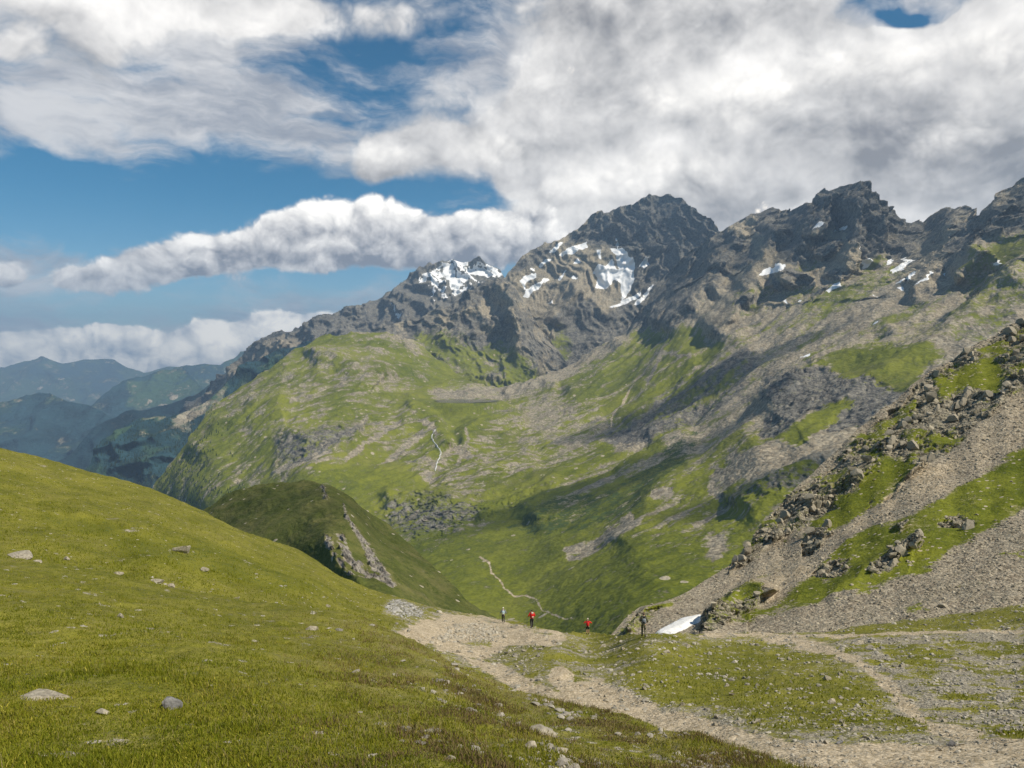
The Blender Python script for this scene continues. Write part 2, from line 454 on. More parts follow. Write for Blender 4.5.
s.g['snow'] = sstep(-2, 3, reg) * sstep(.0, .1, lin + .9 * fbm(s.P / 60, 3) - .02)
for pg in ([(200, 280), (225, 280), (250, 292), (250, 300), (215, 295)], [(240, 302), (300, 305), (345, 312), (350, 322), (300, 325), (250, 315)], [(180, 300), (205, 290), (215, 340), (205, 375), (190, 340)],
           [(30, 408), (40, 415), (42, 430), (62, 440), (48, 446), (38, 436)], [(215, 300), (250, 330), (235, 350), (215, 330)]):
    s.paint('snow', z6(pg), 1, .8, 2, 50)
s.build('snowy_range', mat_mountain)

# ------------------------------------------------------------------ main peak
topM = [(470, 300), (490, 290), (505, 277), (512, 268), (520, 259), (532, 250), (545, 243), (556, 242), (566, 235), (580, 225), (592, 215), (602, 210), (612, 208), (622, 203), (634, 202), (645, 197), (655, 194), (668, 195), (680, 199), (692, 204), (702, 212), (709, 219), (720, 232), (734, 246), (760, 262), (800, 270)]
s = Sheet(470, 800, .9, topM, [(470, 410), (600, 420), (800, 330)], .9, [(470, 300, 4300), (510, 270, 4500), (600, 212, 4800), (655, 195, 4900), (705, 215, 4700), (800, 270, 4300), (470, 400, 3800), (560, 400, 3700), (560, 320, 4200), (620, 260, 4500), (640, 310, 4200), (700, 300, 4200), (800, 330, 4000), (650, 400, 3700)], jag=1.6, jagw=14)
s.crest(z6([(540, 230), (600, 232), (650, 245), (700, 262), (730, 300), (725, 370)]), .010, 5, 14)
s.crest(z6([(530, 330), (560, 370), (520, 410), (480, 470)][::-1]), .02, 6, 12)
s.rib(z6([(780, 110), (760, 200), (800, 300), (750, 400)]), .016, 10)
s.rib(z6([(560, 340), (530, 420), (470, 480), (430, 560)]), .025, 9)
s.rib(z6([(860, 120), (850, 220), (830, 300)]), .02, 8)
s.rib(z6([(650, 150), (690, 230)]), .015, 7)
rockM = z6([(520, 243), (540, 215), (600, 170), (650, 130), (700, 110), (780, 80), (860, 100), (940, 150), (960, 230), (900, 300), (830, 360), (770, 400), (740, 360), (725, 300), (700, 262), (650, 248), (600, 232), (560, 232)])
n = ridged(s.P / 420 + 2, 6, .6) - .4
k = .55 + .6 * sstep(-10, 14, poly_sd(s.px, s.py, rockM))
s.P[..., 2] += n * 25 * k; s.P[..., 1] -= n * 150 * k
n = ridged(s.P / 90 + 9, 4, .6) - .4; s.P[..., 2] += n * 8 * k; s.P[..., 1] -= n * 22 * k
gu = gullies(s.P, 130, 5, 2); s.P[..., 1] -= gu * 110 * k
s.g['rock'][:] = .22
s.g['rock'] += fbm(s.P / 120 + 1, 5, .6) * .4 + gu * .35
s.paint('rock', rockM, 1, 3, 6, 90)
s.paint('rock', z6([(700, 330), (790, 300), (800, 420), (740, 520), (640, 620), (560, 700), (420, 640), (430, 560), (500, 480), (560, 420), (640, 440), (700, 400)]), .95, 4, 14, 120)
s.paint('rock', z6([(500, 440), (540, 400), (600, 400), (620, 420), (560, 450), (520, 470), (470, 480)]), .9, 3, 10, 90)
s.paint('rock', z6([(370, 320), (400, 285), (450, 245), (500, 245), (500, 270), (440, 300), (400, 325)]), .8, 3, 6, 90)
s.paint('grass', z6([(430, 500), (500, 480), (560, 500), (540, 560), (470, 620), (400, 600)]), .6, 4, 14, 120)
for pg in ([(655, 250), (690, 250), (702, 270), (727, 292), (724, 345), (705, 385), (690, 398), (688, 352), (668, 338), (645, 362), (612, 362), (622, 332), (606, 320), (618, 298), (640, 305), (658, 285), (678, 308), (668, 272)],
           [(403, 388), (420, 368), (470, 338), (482, 340), (440, 372), (420, 394)], [(398, 345), (415, 325), (445, 320), (442, 336), (415, 350), (412, 368)],
           [(503, 274), (535, 250), (590, 230), (592, 246), (540, 270)], [(448, 302), (480, 278), (490, 282), (460, 304)], [(733, 302), (750, 284), (772, 294), (750, 308)],
           [(655, 418), (700, 393), (745, 368), (742, 386), (705, 407), (660, 422)], [(543, 300), (560, 284), (574, 292)], [(608, 250), (617, 252), (628, 255), (627, 282), (618, 270)],
           [(722, 412), (782, 348), (786, 354), (735, 416)], [(483, 264), (515, 234), (522, 236), (500, 262)], [(538, 342), (552, 330), (562, 337)], [(505, 340), (528, 312), (530, 318), (510, 345)], [(672, 215), (678, 215), (680, 255), (674, 255)], [(430, 310), (440, 306), (440, 320)], [(470, 408), (490, 398), (492, 404)]):
    s.paint('snow', z6(pg), 1, .7, 1.6, 60)
s.build('main_peak', mat_mountain)

# ------------------------------------------------------------------ brown ridge before the main peak
topB = [(330, 352), (345, 338), (360, 331), (375, 329), (390, 322), (410, 318), (430, 311), (448, 304), (462, 296), (474, 289), (486, 281), (497, 277), (506, 276), (514, 286), (521, 297), (528, 307), (536, 320), (548, 334), (560, 350), (572, 372), (600, 392), (640, 400)]
s = Sheet(330, 640, .9, topB, [(330, 400), (460, 408), (640, 425)], .9, [(345, 340, 3900), (430, 312, 4050), (500, 278, 4150), (536, 320, 3950), (572, 372, 3700), (640, 400, 3500), (340, 400, 3300), (460, 400, 3250), (560, 410, 3300), (440, 350, 3700), (500, 340, 3780), (640, 425, 3200)], jag=2.5, jagw=14)
s.crest(z6([(310, 370), (360, 335), (372, 400), (400, 470), (410, 520)]), .02, 8, 12)
s.rib(z6([(350, 340), (380, 420), (410, 500), (430, 590), (460, 620)]), .035, 9)
s.rib(z6([(240, 400), (290, 450), (330, 500)]), .015, 9)
s.rib(z6([(100, 440), (160, 470), (180, 500)]), .012, 9)
n = ridged(s.P / 330 + 2, 6, .6) - .4; s.P[..., 2] += n * 22; s.P[..., 1] -= n * 90
n = ridged(s.P / 80 + 4, 4, .6) - .4; s.P[..., 2] += n * 6; s.P[..., 1] -= n * 16; gu = gullies(s.P, 110, 5, 9); s.P[..., 1] -= gu * 55
s.g['rock'][:] = .72
s.g['rock'] += fbm(s.P / 160 + 1, 4, .6) * .9 + gu * .6
s.paint('rock', z6([(240, 430), (290, 400), (340, 400), (320, 440), (270, 450)]), .1, 2, 8, 80)
s.paint('rock', z6([(330, 540), (390, 490), (405, 520), (370, 560), (300, 600)]), .1, 2, 8, 80)
s.paint('rock', z6([(360, 360), (375, 420), (400, 480), (395, 490), (370, 430), (355, 380)]), .1, 1.5, 4, 80)
for pg in ([(330, 590), (300, 550), (360, 540), (420, 560), (430, 600), (500, 600), (480, 700), (200, 700), (150, 610), (230, 590)], [(100, 500), (180, 480), (260, 520), (330, 520), (310, 600), (200, 600), (100, 560)]):
    s.paint('grass', z6(pg), .75, 5, 16, 120)
s.build('rocky_ridge', mat_mountain)
# ================================================================== valley, plateau and the right-hand range: one piece of land
topV = [(90, 520), (130, 505), (150, 490), (158, 478), (166, 466), (178, 452), (186, 442), (194, 430), (203, 418), (212, 404), (222, 398), (240, 388), (258, 376), (270, 370), (282, 359), (292, 350), (305, 345), (318, 337), (326, 333), (338, 336), (352, 333), (368, 331), (385, 333), (400, 334), (412, 338), (420, 345), (432, 354), (442, 362), (455, 371), (470, 380), (485, 386), (500, 388), (520, 382), (535, 377), (549, 371), (563, 368), (577, 363), (592, 352), (606, 341), (626, 327), (637, 313), (647, 301), (660, 283), (670, 270), (679, 262), (690, 252), (700, 246), (712, 238), (720, 232), (732, 224), (745, 216), (756, 210), (768, 206), (778, 203), (786, 206), (800, 206), (811, 205), (814, 196), (820, 190), (830, 184), (836, 185), (846, 181), (858, 179), (868, 184), (880, 192), (892, 200), (902, 207), (910, 215), (918, 221), (926, 216), (932, 218), (940, 211), (950, 207), (962, 206), (972, 205), (980, 210), (986, 216), (990, 205), (998, 198), (1006, 189), (1014, 184), (1024, 178), (1060, 150), (1110, 120)]
ctrlV = [(90, 520, 2500), (150, 490, 2450), (203, 418, 2750), (258, 376, 3000), (325, 333, 3300), (410, 338, 3450), (455, 371, 3350), (500, 388, 3100), (465, 402, 2750), (385, 380, 2900), (300, 400, 2600), (320, 440, 2150),
    (300, 470, 1900), (240, 470, 2150), (180, 520, 2200), (200, 500, 2050), (350, 500, 1700), (430, 440, 2250), (430, 500, 1650), (400, 560, 1300), (300, 560, 1500), (480, 540, 1300), (530, 600, 900), (450, 620, 850), (530, 660, 650),
    (549, 371, 3200), (577, 363, 3300), (626, 327, 3450), (679, 262, 3700), (720, 232, 3700), (775, 203, 3650), (855, 180, 3150), (918, 221, 2900), (970, 205, 2650), (1024, 178, 2400), (1110, 120, 2200),
    (600, 400, 2600), (560, 440, 2150), (700, 350, 2600), (700, 420, 1850), (640, 480, 1450), (600, 530, 1150), (560, 570, 980), (800, 300, 2550), (860, 270, 2600), (900, 300, 2150), (1000, 300, 1800), (1000, 250, 2050), (800, 350, 2050), (900, 350, 1650),
    (760, 450, 1150), (700, 520, 950), (650, 580, 700), (620, 660, 480), (750, 560, 720), (850, 500, 800), (1000, 420, 1000), (1100, 300, 1500), (1100, 500, 800), (850, 640, 500), (1100, 640, 480)]
V = Sheet(90, 1110, 1.15, topV, [(90, 640), (420, 660), (620, 665), (800, 600), (1110, 480)], 1.0, ctrlV, jag=1.1, jagw=17)
s = V
# --- folds
s.crest([(511, 520), (533, 505), (555, 491), (583, 491), (614, 483), (630, 470), (649, 461), (667, 442), (700, 428)], .06, 12, 36, .12)
s.crest([(600, 548), (636, 520), (655, 489), (672, 468), (690, 452), (715, 440), (745, 428), (765, 418)], .05, 12, 38, .12)
s.crest([(735, 420), (750, 403), (765, 388), (787, 374), (813, 363), (860, 348), (904, 342), (937, 331), (975, 303), (1000, 285), (1024, 265), (1060, 240)], .12, 5, 60, .12)
s.crest([(720, 503), (745, 485), (770, 474), (800, 462), (830, 452), (860, 440)], .07, 5, 26)
s.crest([(180, 452), (215, 425), (250, 405), (280, 395), (300, 400)], .05, 6, 30)
s.crest([(300, 350), (330, 352), (360, 362), (385, 368), (395, 378)], .04, 5, 18)
s.crest([(275, 430), (300, 432), (340, 426), (365, 424)], .06, 2.5, 24)
s.crest([(400, 402), (425, 412), (440, 428), (452, 455)], .05, 7, 22)
s.crest([(450, 440), (480, 420), (510, 415), (530, 425)], .05, 6, 18)
s.crest([(430, 478), (470, 468), (500, 462), (540, 448)], .035, 5, 16)
s.crest([(370, 500), (400, 493), (440, 492), (480, 502)], .04, 4, 22)
s.crest([(500, 396), (520, 384), (545, 380), (562, 388)], .03, 4, 9)
for l, a, w in (([(626, 330), (600, 370), (560, 395)], .03, 14), ([(720, 235), (700, 290), (650, 330)], .05, 14), ([(778, 205), (770, 245), (740, 300), (700, 340)], .06, 14),
                ([(813, 200), (805, 240), (780, 290)], .045, 11), ([(857, 182), (862, 215), (850, 250), (858, 275)], .07, 14), ([(890, 200), (880, 240), (870, 262)], .04, 9), ([(965, 207), (955, 240), (930, 270), (905, 300)], .06, 13),
                ([(1010, 190), (990, 230), (960, 280)], .05, 14), ([(830, 186), (825, 215), (812, 240)], .04, 8), ([(800, 215), (790, 235)], .02, 8),
                ([(700, 350), (660, 380), (615, 425)], .035, 15), ([(760, 330), (700, 385), (640, 440)], .04, 13), ([(900, 310), (820, 345), (760, 385)], .04, 15),
                ([(740, 220), (728, 262), (715, 300)], .03, 9), ([(1000, 230), (940, 300), (870, 335)], .04, 12)):
    s.rib(l, a, w)
for pg, a in (([(285, 320), (300, 300), (330, 310), (360, 330), (405, 345), (400, 365), (340, 385), (310, 370)], .03), ([(265, 370), (280, 345), (310, 370), (305, 392), (285, 390)], .03), ([(385, 270), (440, 245), (475, 235), (470, 270), (430, 300), (395, 290)], .03), ([(440, 340), (470, 315), (500, 340), (470, 365)], .025)):
    sd = poly_sd(s.px, s.py, z7(pg)); s.Y *= 1 - a * sstep(-3, 4, sd); 
s.P = place(s.px, s.py, s.Y)
# --- what grows where
G = s.g
rockR = [(626, 322), (650, 290), (672, 262), (700, 240), (745, 205), (811, 190), (855, 160), (918, 200), (1024, 150), (1110, 90), (1110, 230), (1024, 230), (985, 240), (960, 262), (925, 275), (905, 255), (885, 248), (865, 262), (850, 235), (832, 225), (812, 232), (800, 262), (770, 258), (745, 268), (725, 290), (700, 300), (690, 318), (660, 330)]
valley = [(90, 400), (205, 385), (330, 320), (440, 345), (500, 385), (560, 372), (600, 350), (640, 322), (700, 322), (720, 340), (735, 352), (700, 385), (640, 425), (620, 450), (700, 440), (740, 425), (800, 440), (1110, 440), (1110, 700), (90, 700)]
G['rock'][:] = .30
big = fbm(s.P / 260 + 2, 4, .55); med = fbm(s.P / 70 + 4, 5, .6)
stR = fallstreak(s.P, (-.8, -.6), 28, 7.0, 4, 1)
stR2 = fallstreak(s.P, (-.8, -.6), 70, 6.0, 4, 5)
wv = s.paint('grass', valley, .88, 6, 26, 120)
right = sstep(520, 600, s.px)
G['grass'] -= right * wv * np.clip(stR * 1.2 + stR2 * 1.0 + .08, -.1, 1) * 1.1 * sstep(585, 500, s.py)
# right mid-slope: brown scree with a breath of green
mid = [(640, 320), (720, 300), (800, 265), (1110, 200), (1110, 330), (940, 332), (860, 348), (790, 372), (750, 405), (735, 425), (690, 438), (620, 452), (600, 440), (700, 385), (735, 352), (700, 330)]
wm = poly_sd(s.px, s.py, mid); wm = sstep(-4, 6, wm + med * 10)
G['grass'] = G['grass'] * (1 - wm) + wm * (.22 + 1.0 * big + 1.0 * stR2 + .35 * stR)
G['rock'] = G['rock'] * (1 - wm) + wm * (.20 + .8 * med + 1.0 * stR2)
s.paint('grass', z7([(355, 430), (400, 390), (520, 360), (620, 330), (640, 340), (540, 420), (440, 460), (380, 460)]), .62, 4, 14, 60)
s.paint('rock', rockR, .9, 3, 9, 90); s.paint('grass', rockR, 0, 3, 9, 90)
# scree tongues between the crags
for pg in ([(120, 200), (220, 160), (235, 200), (255, 250), (300, 260), (330, 300), (230, 340), (110, 370), (160, 330), (230, 290), (220, 250), (190, 230)],
           [(395, 270), (440, 230), (520, 220), (530, 260), (560, 330), (520, 330), (480, 290), (470, 240), (430, 250)],
           [(820, 160), (830, 200), (800, 260), (770, 280), (800, 220)], [(700, 270), (750, 230), (800, 250), (820, 300), (760, 330), (700, 310)]):
    s.paint('rock', z7(pg), .15, 2, 6, 60)
for pg in ([(310, 320), (330, 310), (400, 345), (402, 362), (345, 385), (315, 370)], [(270, 365), (285, 352), (312, 372), (300, 392), (280, 388)], [(388, 265), (440, 240), (475, 232), (470, 270), (440, 298), (398, 292)], [(440, 342), (470, 318), (498, 340), (470, 362)], [(490, 215), (520, 210), (525, 235), (490, 240)],
           [(600, 260), (690, 250), (720, 290), (700, 310), (640, 300)], [(360, 270), (390, 290), (385, 310), (350, 300)], [(400, 395), (440, 375), (430, 400), (390, 410)], [(160, 420), (220, 390), (250, 400), (190, 440)]):
    s.paint('rock', z7(pg), 1, 1.5, 5, 30); s.paint('grass', z7(pg), 0, 1.5, 5, 30)
# dark vegetated shoulders high on the right
for pg in ([(865, 410), (900, 360), (960, 320), (1024, 290), (1110, 240), (1110, 330), (1024, 350), (960, 380), (900, 400)], [(800, 540), (860, 500), (930, 470), (1024, 400), (1110, 350), (1110, 430), (1024, 450), (930, 520), (860, 550)]):
    s.paint('rock', z7(pg), .62, 2, 10, 30); s.paint('grass', z7(pg), .46, 2, 8, 30)
s.paint('grass', z7([(800, 480), (870, 420), (1000, 370), (1110, 320), (1110, 360), (1000, 410), (900, 470), (820, 520)]), .55, 3, 12, 40)
# bright shelf on the spur, its cliff and its scree
s.paint('grass', z7([(360, 630), (400, 600), (480, 570), (560, 550), (640, 545), (720, 540), (770, 560), (790, 590), (730, 620), (700, 690), (560, 700), (470, 640), (400, 625)]), .95, 3, 8, 40)
s.paint('grass', z7([(640, 545), (700, 500), (800, 480), (810, 520), (770, 560), (720, 545)]), .45, 3, 10, 40)
G['dry'] += sstep(-3, 3, poly_sd(s.px, s.py, z7([(640, 545), (700, 500), (800, 480), (810, 520), (770, 560), (720, 545)]))) * .5
cliff = z1([(60, 140), (90, 110), (140, 85), (200, 80), (260, 85), (300, 110), (360, 110), (420, 130), (440, 150), (410, 190), (370, 215), (330, 245), (240, 250), (270, 200), (290, 170), (230, 190), (190, 200), (150, 235), (100, 270), (50, 265), (80, 215), (110, 180), (60, 165)])
s.paint('rock', cliff, 1, 1.5, 6, 18); s.paint('grass', cliff, .12, 1.5, 7, 14)
s.paint('grass', z1([(120, 285), (150, 240), (200, 205), (280, 172), (300, 180), (260, 225), (200, 260), (180, 290), (140, 300)]), .95, 1.5, 4, 16)
fan = z1([(-20, 310), (60, 285), (120, 280), (160, 295), (230, 255), (340, 248), (330, 300), (260, 345), (190, 335), (120, 345), (40, 375), (-40, 395), (-60, 380)])
s.paint('grass', fan, .0, 2, 5, 30); s.paint('rock', fan, .0, 2, 5, 30); s.paint('dirt', fan, .36, 2, 5, 30)
for l, w in (([(720, 470), (712, 485), (722, 498)], 7), ([(568, 552), (595, 540), (615, 528), (630, 518)], 5), ([(655, 495), (670, 492)], 6), ([(640, 520), (600, 545), (570, 556)], 3)):
    wgt = s.stroke('grass', l, w, 0, 3, 5, 25)
for pg in ([(713, 538), (722, 534), (729, 545), (722, 556), (713, 562), (706, 556)],):
    s.paint('grass', pg, .1, 2, 5, 20)
hump = z1([(-60, 420), (0, 390), (60, 372), (130, 355), (190, 345), (215, 365), (190, 390), (120, 420), (60, 430), (-10, 450), (-50, 450)])
s.paint('rock', hump, .7, 2, 8, 18); s.paint('grass', hump, .5, 2, 8, 18)
# rockier fellside above the valley floor, stony streaks
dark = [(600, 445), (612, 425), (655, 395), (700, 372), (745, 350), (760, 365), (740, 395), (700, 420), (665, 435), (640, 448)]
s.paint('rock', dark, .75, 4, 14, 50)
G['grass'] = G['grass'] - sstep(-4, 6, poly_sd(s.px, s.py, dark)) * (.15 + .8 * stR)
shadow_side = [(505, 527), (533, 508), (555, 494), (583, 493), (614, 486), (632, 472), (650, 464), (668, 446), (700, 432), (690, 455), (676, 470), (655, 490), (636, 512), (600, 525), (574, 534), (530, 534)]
s.paint('forest', shadow_side, .52, 5, 9, 30)  # shade of this slope painted in with the dark plant colour
# rock-strewn plateau on the left
plat = [(90, 520), (160, 470), (210, 395), (325, 325), (415, 335), (440, 360), (420, 390), (400, 400), (440, 420), (470, 455), (430, 480), (370, 450), (330, 470), (240, 490), (150, 520)]
wp = sstep(-6, 10, poly_sd(s.px, s.py, plat) + med * 12)
stP = fallstreak(s.P, (-.75, -.6), 20, 5, 4, 2)
G['grass'] = G['grass'] - wp * (.20 + .9 * stP + .7 * med + .35 * big)
G['rock'] = G['rock'] + wp * (.35 * med)
cl2 = [(276, 430), (300, 431), (342, 424), (364, 424), (352, 440), (325, 450), (305, 462), (288, 463), (278, 452)]
s.paint('rock', cl2, .75, 4, 14, 30); s.paint('grass', cl2, .3, 4, 14, 25)
for k in range(9):                                   # pale slabs running down the plateau edge
    x = 345 + k * 11; y = 430 - (k % 3) * 8 + k * 1.5
    s.stroke('grass', [(x, y), (x - 14, y + 12), (x - 32, y + 24)], 2.2, .15, 1.6, 3, 20)
s.stroke('grass', [(276, 470), (300, 460), (330, 452)], 4, .1, 2, 3, 30)
s.stroke('grass', [(420, 420), (432, 425), (436, 432)], 4, .1, 2, 3, 30)
# mottled stony ground round the lake and below the moraine
mott = [(430, 385), (500, 378), (560, 388), (600, 400), (612, 425), (600, 450), (560, 470), (520, 480), (470, 500), (420, 480), (440, 450), (470, 440), (500, 415), (470, 405), (430, 400)]
wq = sstep(-6, 8, poly_sd(s.px, s.py, mott) + med * 10)
wavy = fallstreak(s.P, (.8, .3), 16, 4.5, 4, 8)
G['grass'] = G['grass'] - wq * (.30 + 1.3 * wavy + .5 * med)
core = [(530, 400), (560, 398), (575, 410), (560, 430), (590, 445), (560, 450), (535, 435), (520, 420)]
s.paint('grass', core, .3, 4, 12, 50)
s.paint('rock', [(376, 506), (400, 496), (440, 492), (492, 500), (520, 490), (560, 480), (520, 505), (480, 522), (440, 536), (405, 538), (385, 524)], .8, 5, 16, 35)
s.paint('grass', [(376, 506), (400, 496), (440, 492), (480, 502), (480, 520), (440, 536), (405, 538), (385, 524)], .42, 5, 18, 30)
s.stroke('grass', z6([(880, 590 - 30), (800, 600 - 50), (760, 640)]), 2.5, .1, 1.5, 2, 40)
# gravel flats of the lake head
s.paint('grass', [(430, 391), (470, 388), (510, 384), (545, 372), (600, 345), (650, 305), (655, 318), (610, 352), (560, 380), (520, 394), (480, 399), (440, 399)], .12, 2, 5, 50)
s.stroke('grass', z8([(945, 345), (950, 375), (938, 400), (925, 425)]), 2, .2, 1.5, 2, 20)
# path in the valley and the pale track up the green slope
for l, w in ((z3([(0, 568), (30, 586), (38, 618), (68, 645), (78, 668), (108, 690), (150, 690), (180, 703), (198, 735), (255, 758), (300, 768)]), 1.5), (z3([(500, 0), (470, 60), (425, 108), (417, 145)]), 1.4)):
    s.stroke('dirt', l, w * .8, .8, 1.1, 1.0, 12)
for pg in ([(235, 340), (262, 322), (285, 318), (290, 306), (325, 300), (318, 322), (290, 332), (262, 337)], [(558, 316), (566, 286), (584, 280), (592, 290), (576, 312)], [(643, 322), (690, 285), (703, 278), (706, 290), (682, 316), (652, 331)], [(622, 308), (628, 285), (638, 278), (650, 290), (634, 306)],
           [(694, 368), (730, 343), (762, 328), (762, 334), (730, 352), (700, 370)], [(673, 360), (688, 340), (706, 328), (710, 334), (698, 352), (680, 366)], [(398, 206), (410, 186), (422, 190), (414, 204)], [(452, 216), (464, 198), (478, 196), (470, 212)], [(472, 198), (484, 193), (498, 198), (492, 212)], [(526, 226), (532, 226), (536, 262), (530, 262)],
           [(443, 392), (452, 370), (470, 366), (474, 374), (456, 394)], [(928, 310), (950, 294), (966, 286), (964, 294), (935, 312)], [(578, 486), (590, 474), (602, 474), (592, 486)], [(338, 600), (360, 584), (386, 577), (382, 584), (350, 600)], [(354, 424), (364, 410), (370, 414)], [(646, 370), (660, 356), (670, 358), (660, 370)], [(648, 388), (668, 384), (664, 392)],
           [(310, 416), (325, 414), (322, 422)], [(796, 340), (806, 328), (812, 332), (804, 342)], [(576, 400), (583, 396), (582, 406)], [(437, 516), (444, 510), (448, 516)]):
    s.paint('snow', z7(pg), 1, .7, 1.2, 40)
up = sstep(340, 270, s.py) * right + .0
gu1 = gullies(s.P, 150, 5, 1)
G['rock'] += gu1 * .9 * sstep(.45, .8, G['rock']) * up
G['rock'] = np.clip(G['rock'], 0, 1); G['grass'] = np.clip(G['grass'], -.2, 1)
G['dry'] += .25 * sstep(-.1, .4, big)
G['dry'] = np.clip(G['dry'], 0, 1)
# --- relief
k = np.clip(.35 + G['rock'] * .9 - G['grass'] * .35, .2, 1.2)
farness = np.clip(s.Y / 2500, .3, 1.4)
n = ridged(s.P / 380 + 6, 5, .55) - .4
s.P[..., 2] += n * 16 * k * farness; s.P[..., 1] -= n * 62 * k * farness
n = ridged(s.P / 95 + 2, 5, .6) - .4
s.P[..., 2] += n * 7 * k * farness; s.P[..., 1] -= n * 16 * k * farness
n = fallstreak(s.P, (-.8, -.6), 24, 6, 3, 3)
s.P[..., 2] += n * 5 * right * (farness + .2)
s.P[..., 1] -= gu1 * 100 * up; s.P[..., 1] -= gullies(s.P, 60, 4, 4) * 38 * up * k
lowf = fallstreak(s.P, (-.8, -.6), 120, 4.5, 3, 21); s.P[..., 2] += lowf * 34 * right * sstep(230, 330, s.py) * sstep(640, 560, s.py) * farness
lowf = fallstreak(s.P, (-.8, -.6), 45, 5, 3, 25); s.P[..., 2] += lowf * 10 * right * sstep(260, 330, s.py) * farness
plt = (1 - right) * (s.py < 520); lowf = fallstreak(s.P, (-.6, -.8), 90, 3.5, 4, 28); s.P[..., 2] += lowf * 26 * plt
crag = ridged(s.P * np.array([1, 1, .35]) / 17 + 3, 4, .6) - .4
kc = sstep(.45, .8, G['rock']) * sstep(3600, 1500, s.Y)
s.P[..., 2] += crag * 2 * kc; s.P[..., 1] -= crag * 9 * kc; s.P[..., 0] -= crag * 5 * kc
n = fbm(s.P / 26, 4, .6); s.P[..., 2] += n * 2.6
lc = place(465, 401, 2700)
dl = np.hypot((s.P[..., 0] - lc[0]) / 125, (s.P[..., 1] - lc[1]) / 105)
wl_ = sstep(1.6, 1.0, dl); s.P[..., 2] = s.P[..., 2] * (1 - wl_) + (lc[2] - 3 + 9 * sstep(.85, 1.3, dl)) * wl_
a = np.linspace(0, 2 * math.pi, 48, endpoint=False); rr = 1 + .12 * np.sin(a * 3 + 1) + .06 * np.sin(a * 7)
lv = np.stack([lc[0] + 122 * rr * np.cos(a), lc[1] + 100 * rr * np.sin(a), np.full(48, lc[2])], -1)
m_, t_ = new_mat('lake_water'); wn = t_.n('ShaderNodeBump'); wn.inputs['Distance'].default_value = .3
t_.put(wn.inputs['Height'], t_.noise(t_.n('ShaderNodeNewGeometry').outputs['Position'], .4, 3)); wn.inputs['Strength'].default_value = .25
finish(m_, t_, (.03, .045, .05), .15, wn.outputs[0], .5)
lk = raw_mesh('lake', np.vstack([lv, lv * 1 - np.array([0, 0, 4.])]), [tuple(range(48))], nv=48, mat=m_); lk['kind'] = 'structure'
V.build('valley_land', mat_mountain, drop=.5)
# ================================================================== near slopes
mat_slope = terrain_mat('slope_ground', .28, 1.0, rock=((.09, .082, .06), (.42, .375, .285)), scree=((.20, .165, .12), (.46, .40, .30)), stones=.06)
mat_turf = terrain_mat('turf_ground', .09, .9, grass=((.09, .10, .01), (.24, .225, .035)), rock=((.12, .11, .09), (.36, .33, .28)), scree=((.2, .175, .13), (.42, .38, .30)), stones=.0)
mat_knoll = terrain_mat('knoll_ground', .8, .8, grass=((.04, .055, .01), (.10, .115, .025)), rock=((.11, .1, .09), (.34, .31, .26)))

# --- knoll with a rock rib
topK = [(150, 540), (200, 512), (215, 503), (228, 495), (245, 489), (262, 484), (285, 481), (305, 480), (318, 483), (331, 486), (352, 500), (375, 514), (397, 534), (412, 547), (427, 560), (443, 576), (460, 593), (476, 609), (490, 625), (520, 650)]
K = Sheet(150, 520, .9, topK, [(150, 600), (300, 610), (420, 650), (520, 680)], .9, [(150, 540, 330), (215, 503, 340), (262, 484, 345), (305, 480, 340), (331, 486, 330), (375, 514, 320), (427, 560, 290), (476, 609, 240), (520, 650, 200), (215, 570, 250), (300, 560, 240), (340, 540, 235), (385, 585, 200), (420, 620, 190), (320, 510, 285), (420, 570, 262), (450, 610, 215), (300, 610, 215), (380, 540, 285)], jag=.6)
s = K
s.crest(zk([(440, 165), (465, 230), (530, 250), (590, 340), (640, 400), (690, 470), (740, 530), (800, 600)]), -.0, 1, 1)
ribl = zk([(430, 150), (460, 200), (520, 240), (560, 320), (610, 380), (650, 430), (690, 490), (730, 535), (800, 600)])
d, side, t = seg_dist(s.px, s.py, ribl)
s.Y *= 1 - .05 * np.where(side > 0, np.exp(-(d / 30) ** 1.2), np.exp(-(d / 12) ** 2)) * sstep(0, .1, t)
s.crest(zk([(445, 300), (480, 400), (540, 480), (600, 540)]), .025, 9, 9)
s.P = place(s.px, s.py, s.Y)
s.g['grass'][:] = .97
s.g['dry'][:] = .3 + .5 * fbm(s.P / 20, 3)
for pg in ([(438, 168), (455, 172), (470, 215), (455, 215)], [(525, 235), (545, 290), (590, 350), (620, 385), (650, 420), (670, 470), (720, 525), (690, 535), (650, 510), (600, 500), (560, 480), (520, 430), (500, 340), (520, 330), (560, 430), (620, 470), (600, 400), (550, 310), (525, 260)],
           [(450, 340), (475, 350), (500, 420), (540, 470), (560, 500), (540, 500), (500, 450), (460, 380)]):
    w = s.paint('grass', zk(pg), 0, .8, 3, 5); s.paint('rock', zk(pg), .85, 1, 3, 5)
s.g['grass'] += .9 * sstep(.05, .4, fbm(s.P / 5 + 4, 4)) * sstep(.5, .2, s.g['grass'])
n = fallstreak(s.P, (.6, -.8), 7, 5, 4, 3); s.P[..., 2] += n * 1.6
n = fbm(s.P / 30, 4); s.P[..., 2] += n * 2.5
r = ridged(s.P / 9 + 3, 5, .6) - .3; kr = sstep(.6, .2, s.g['grass'])
s.P[..., 2] += r * 3.0 * kr; s.P[..., 1] -= r * 3.0 * kr
K.build('knoll', mat_knoll, drop=.35)

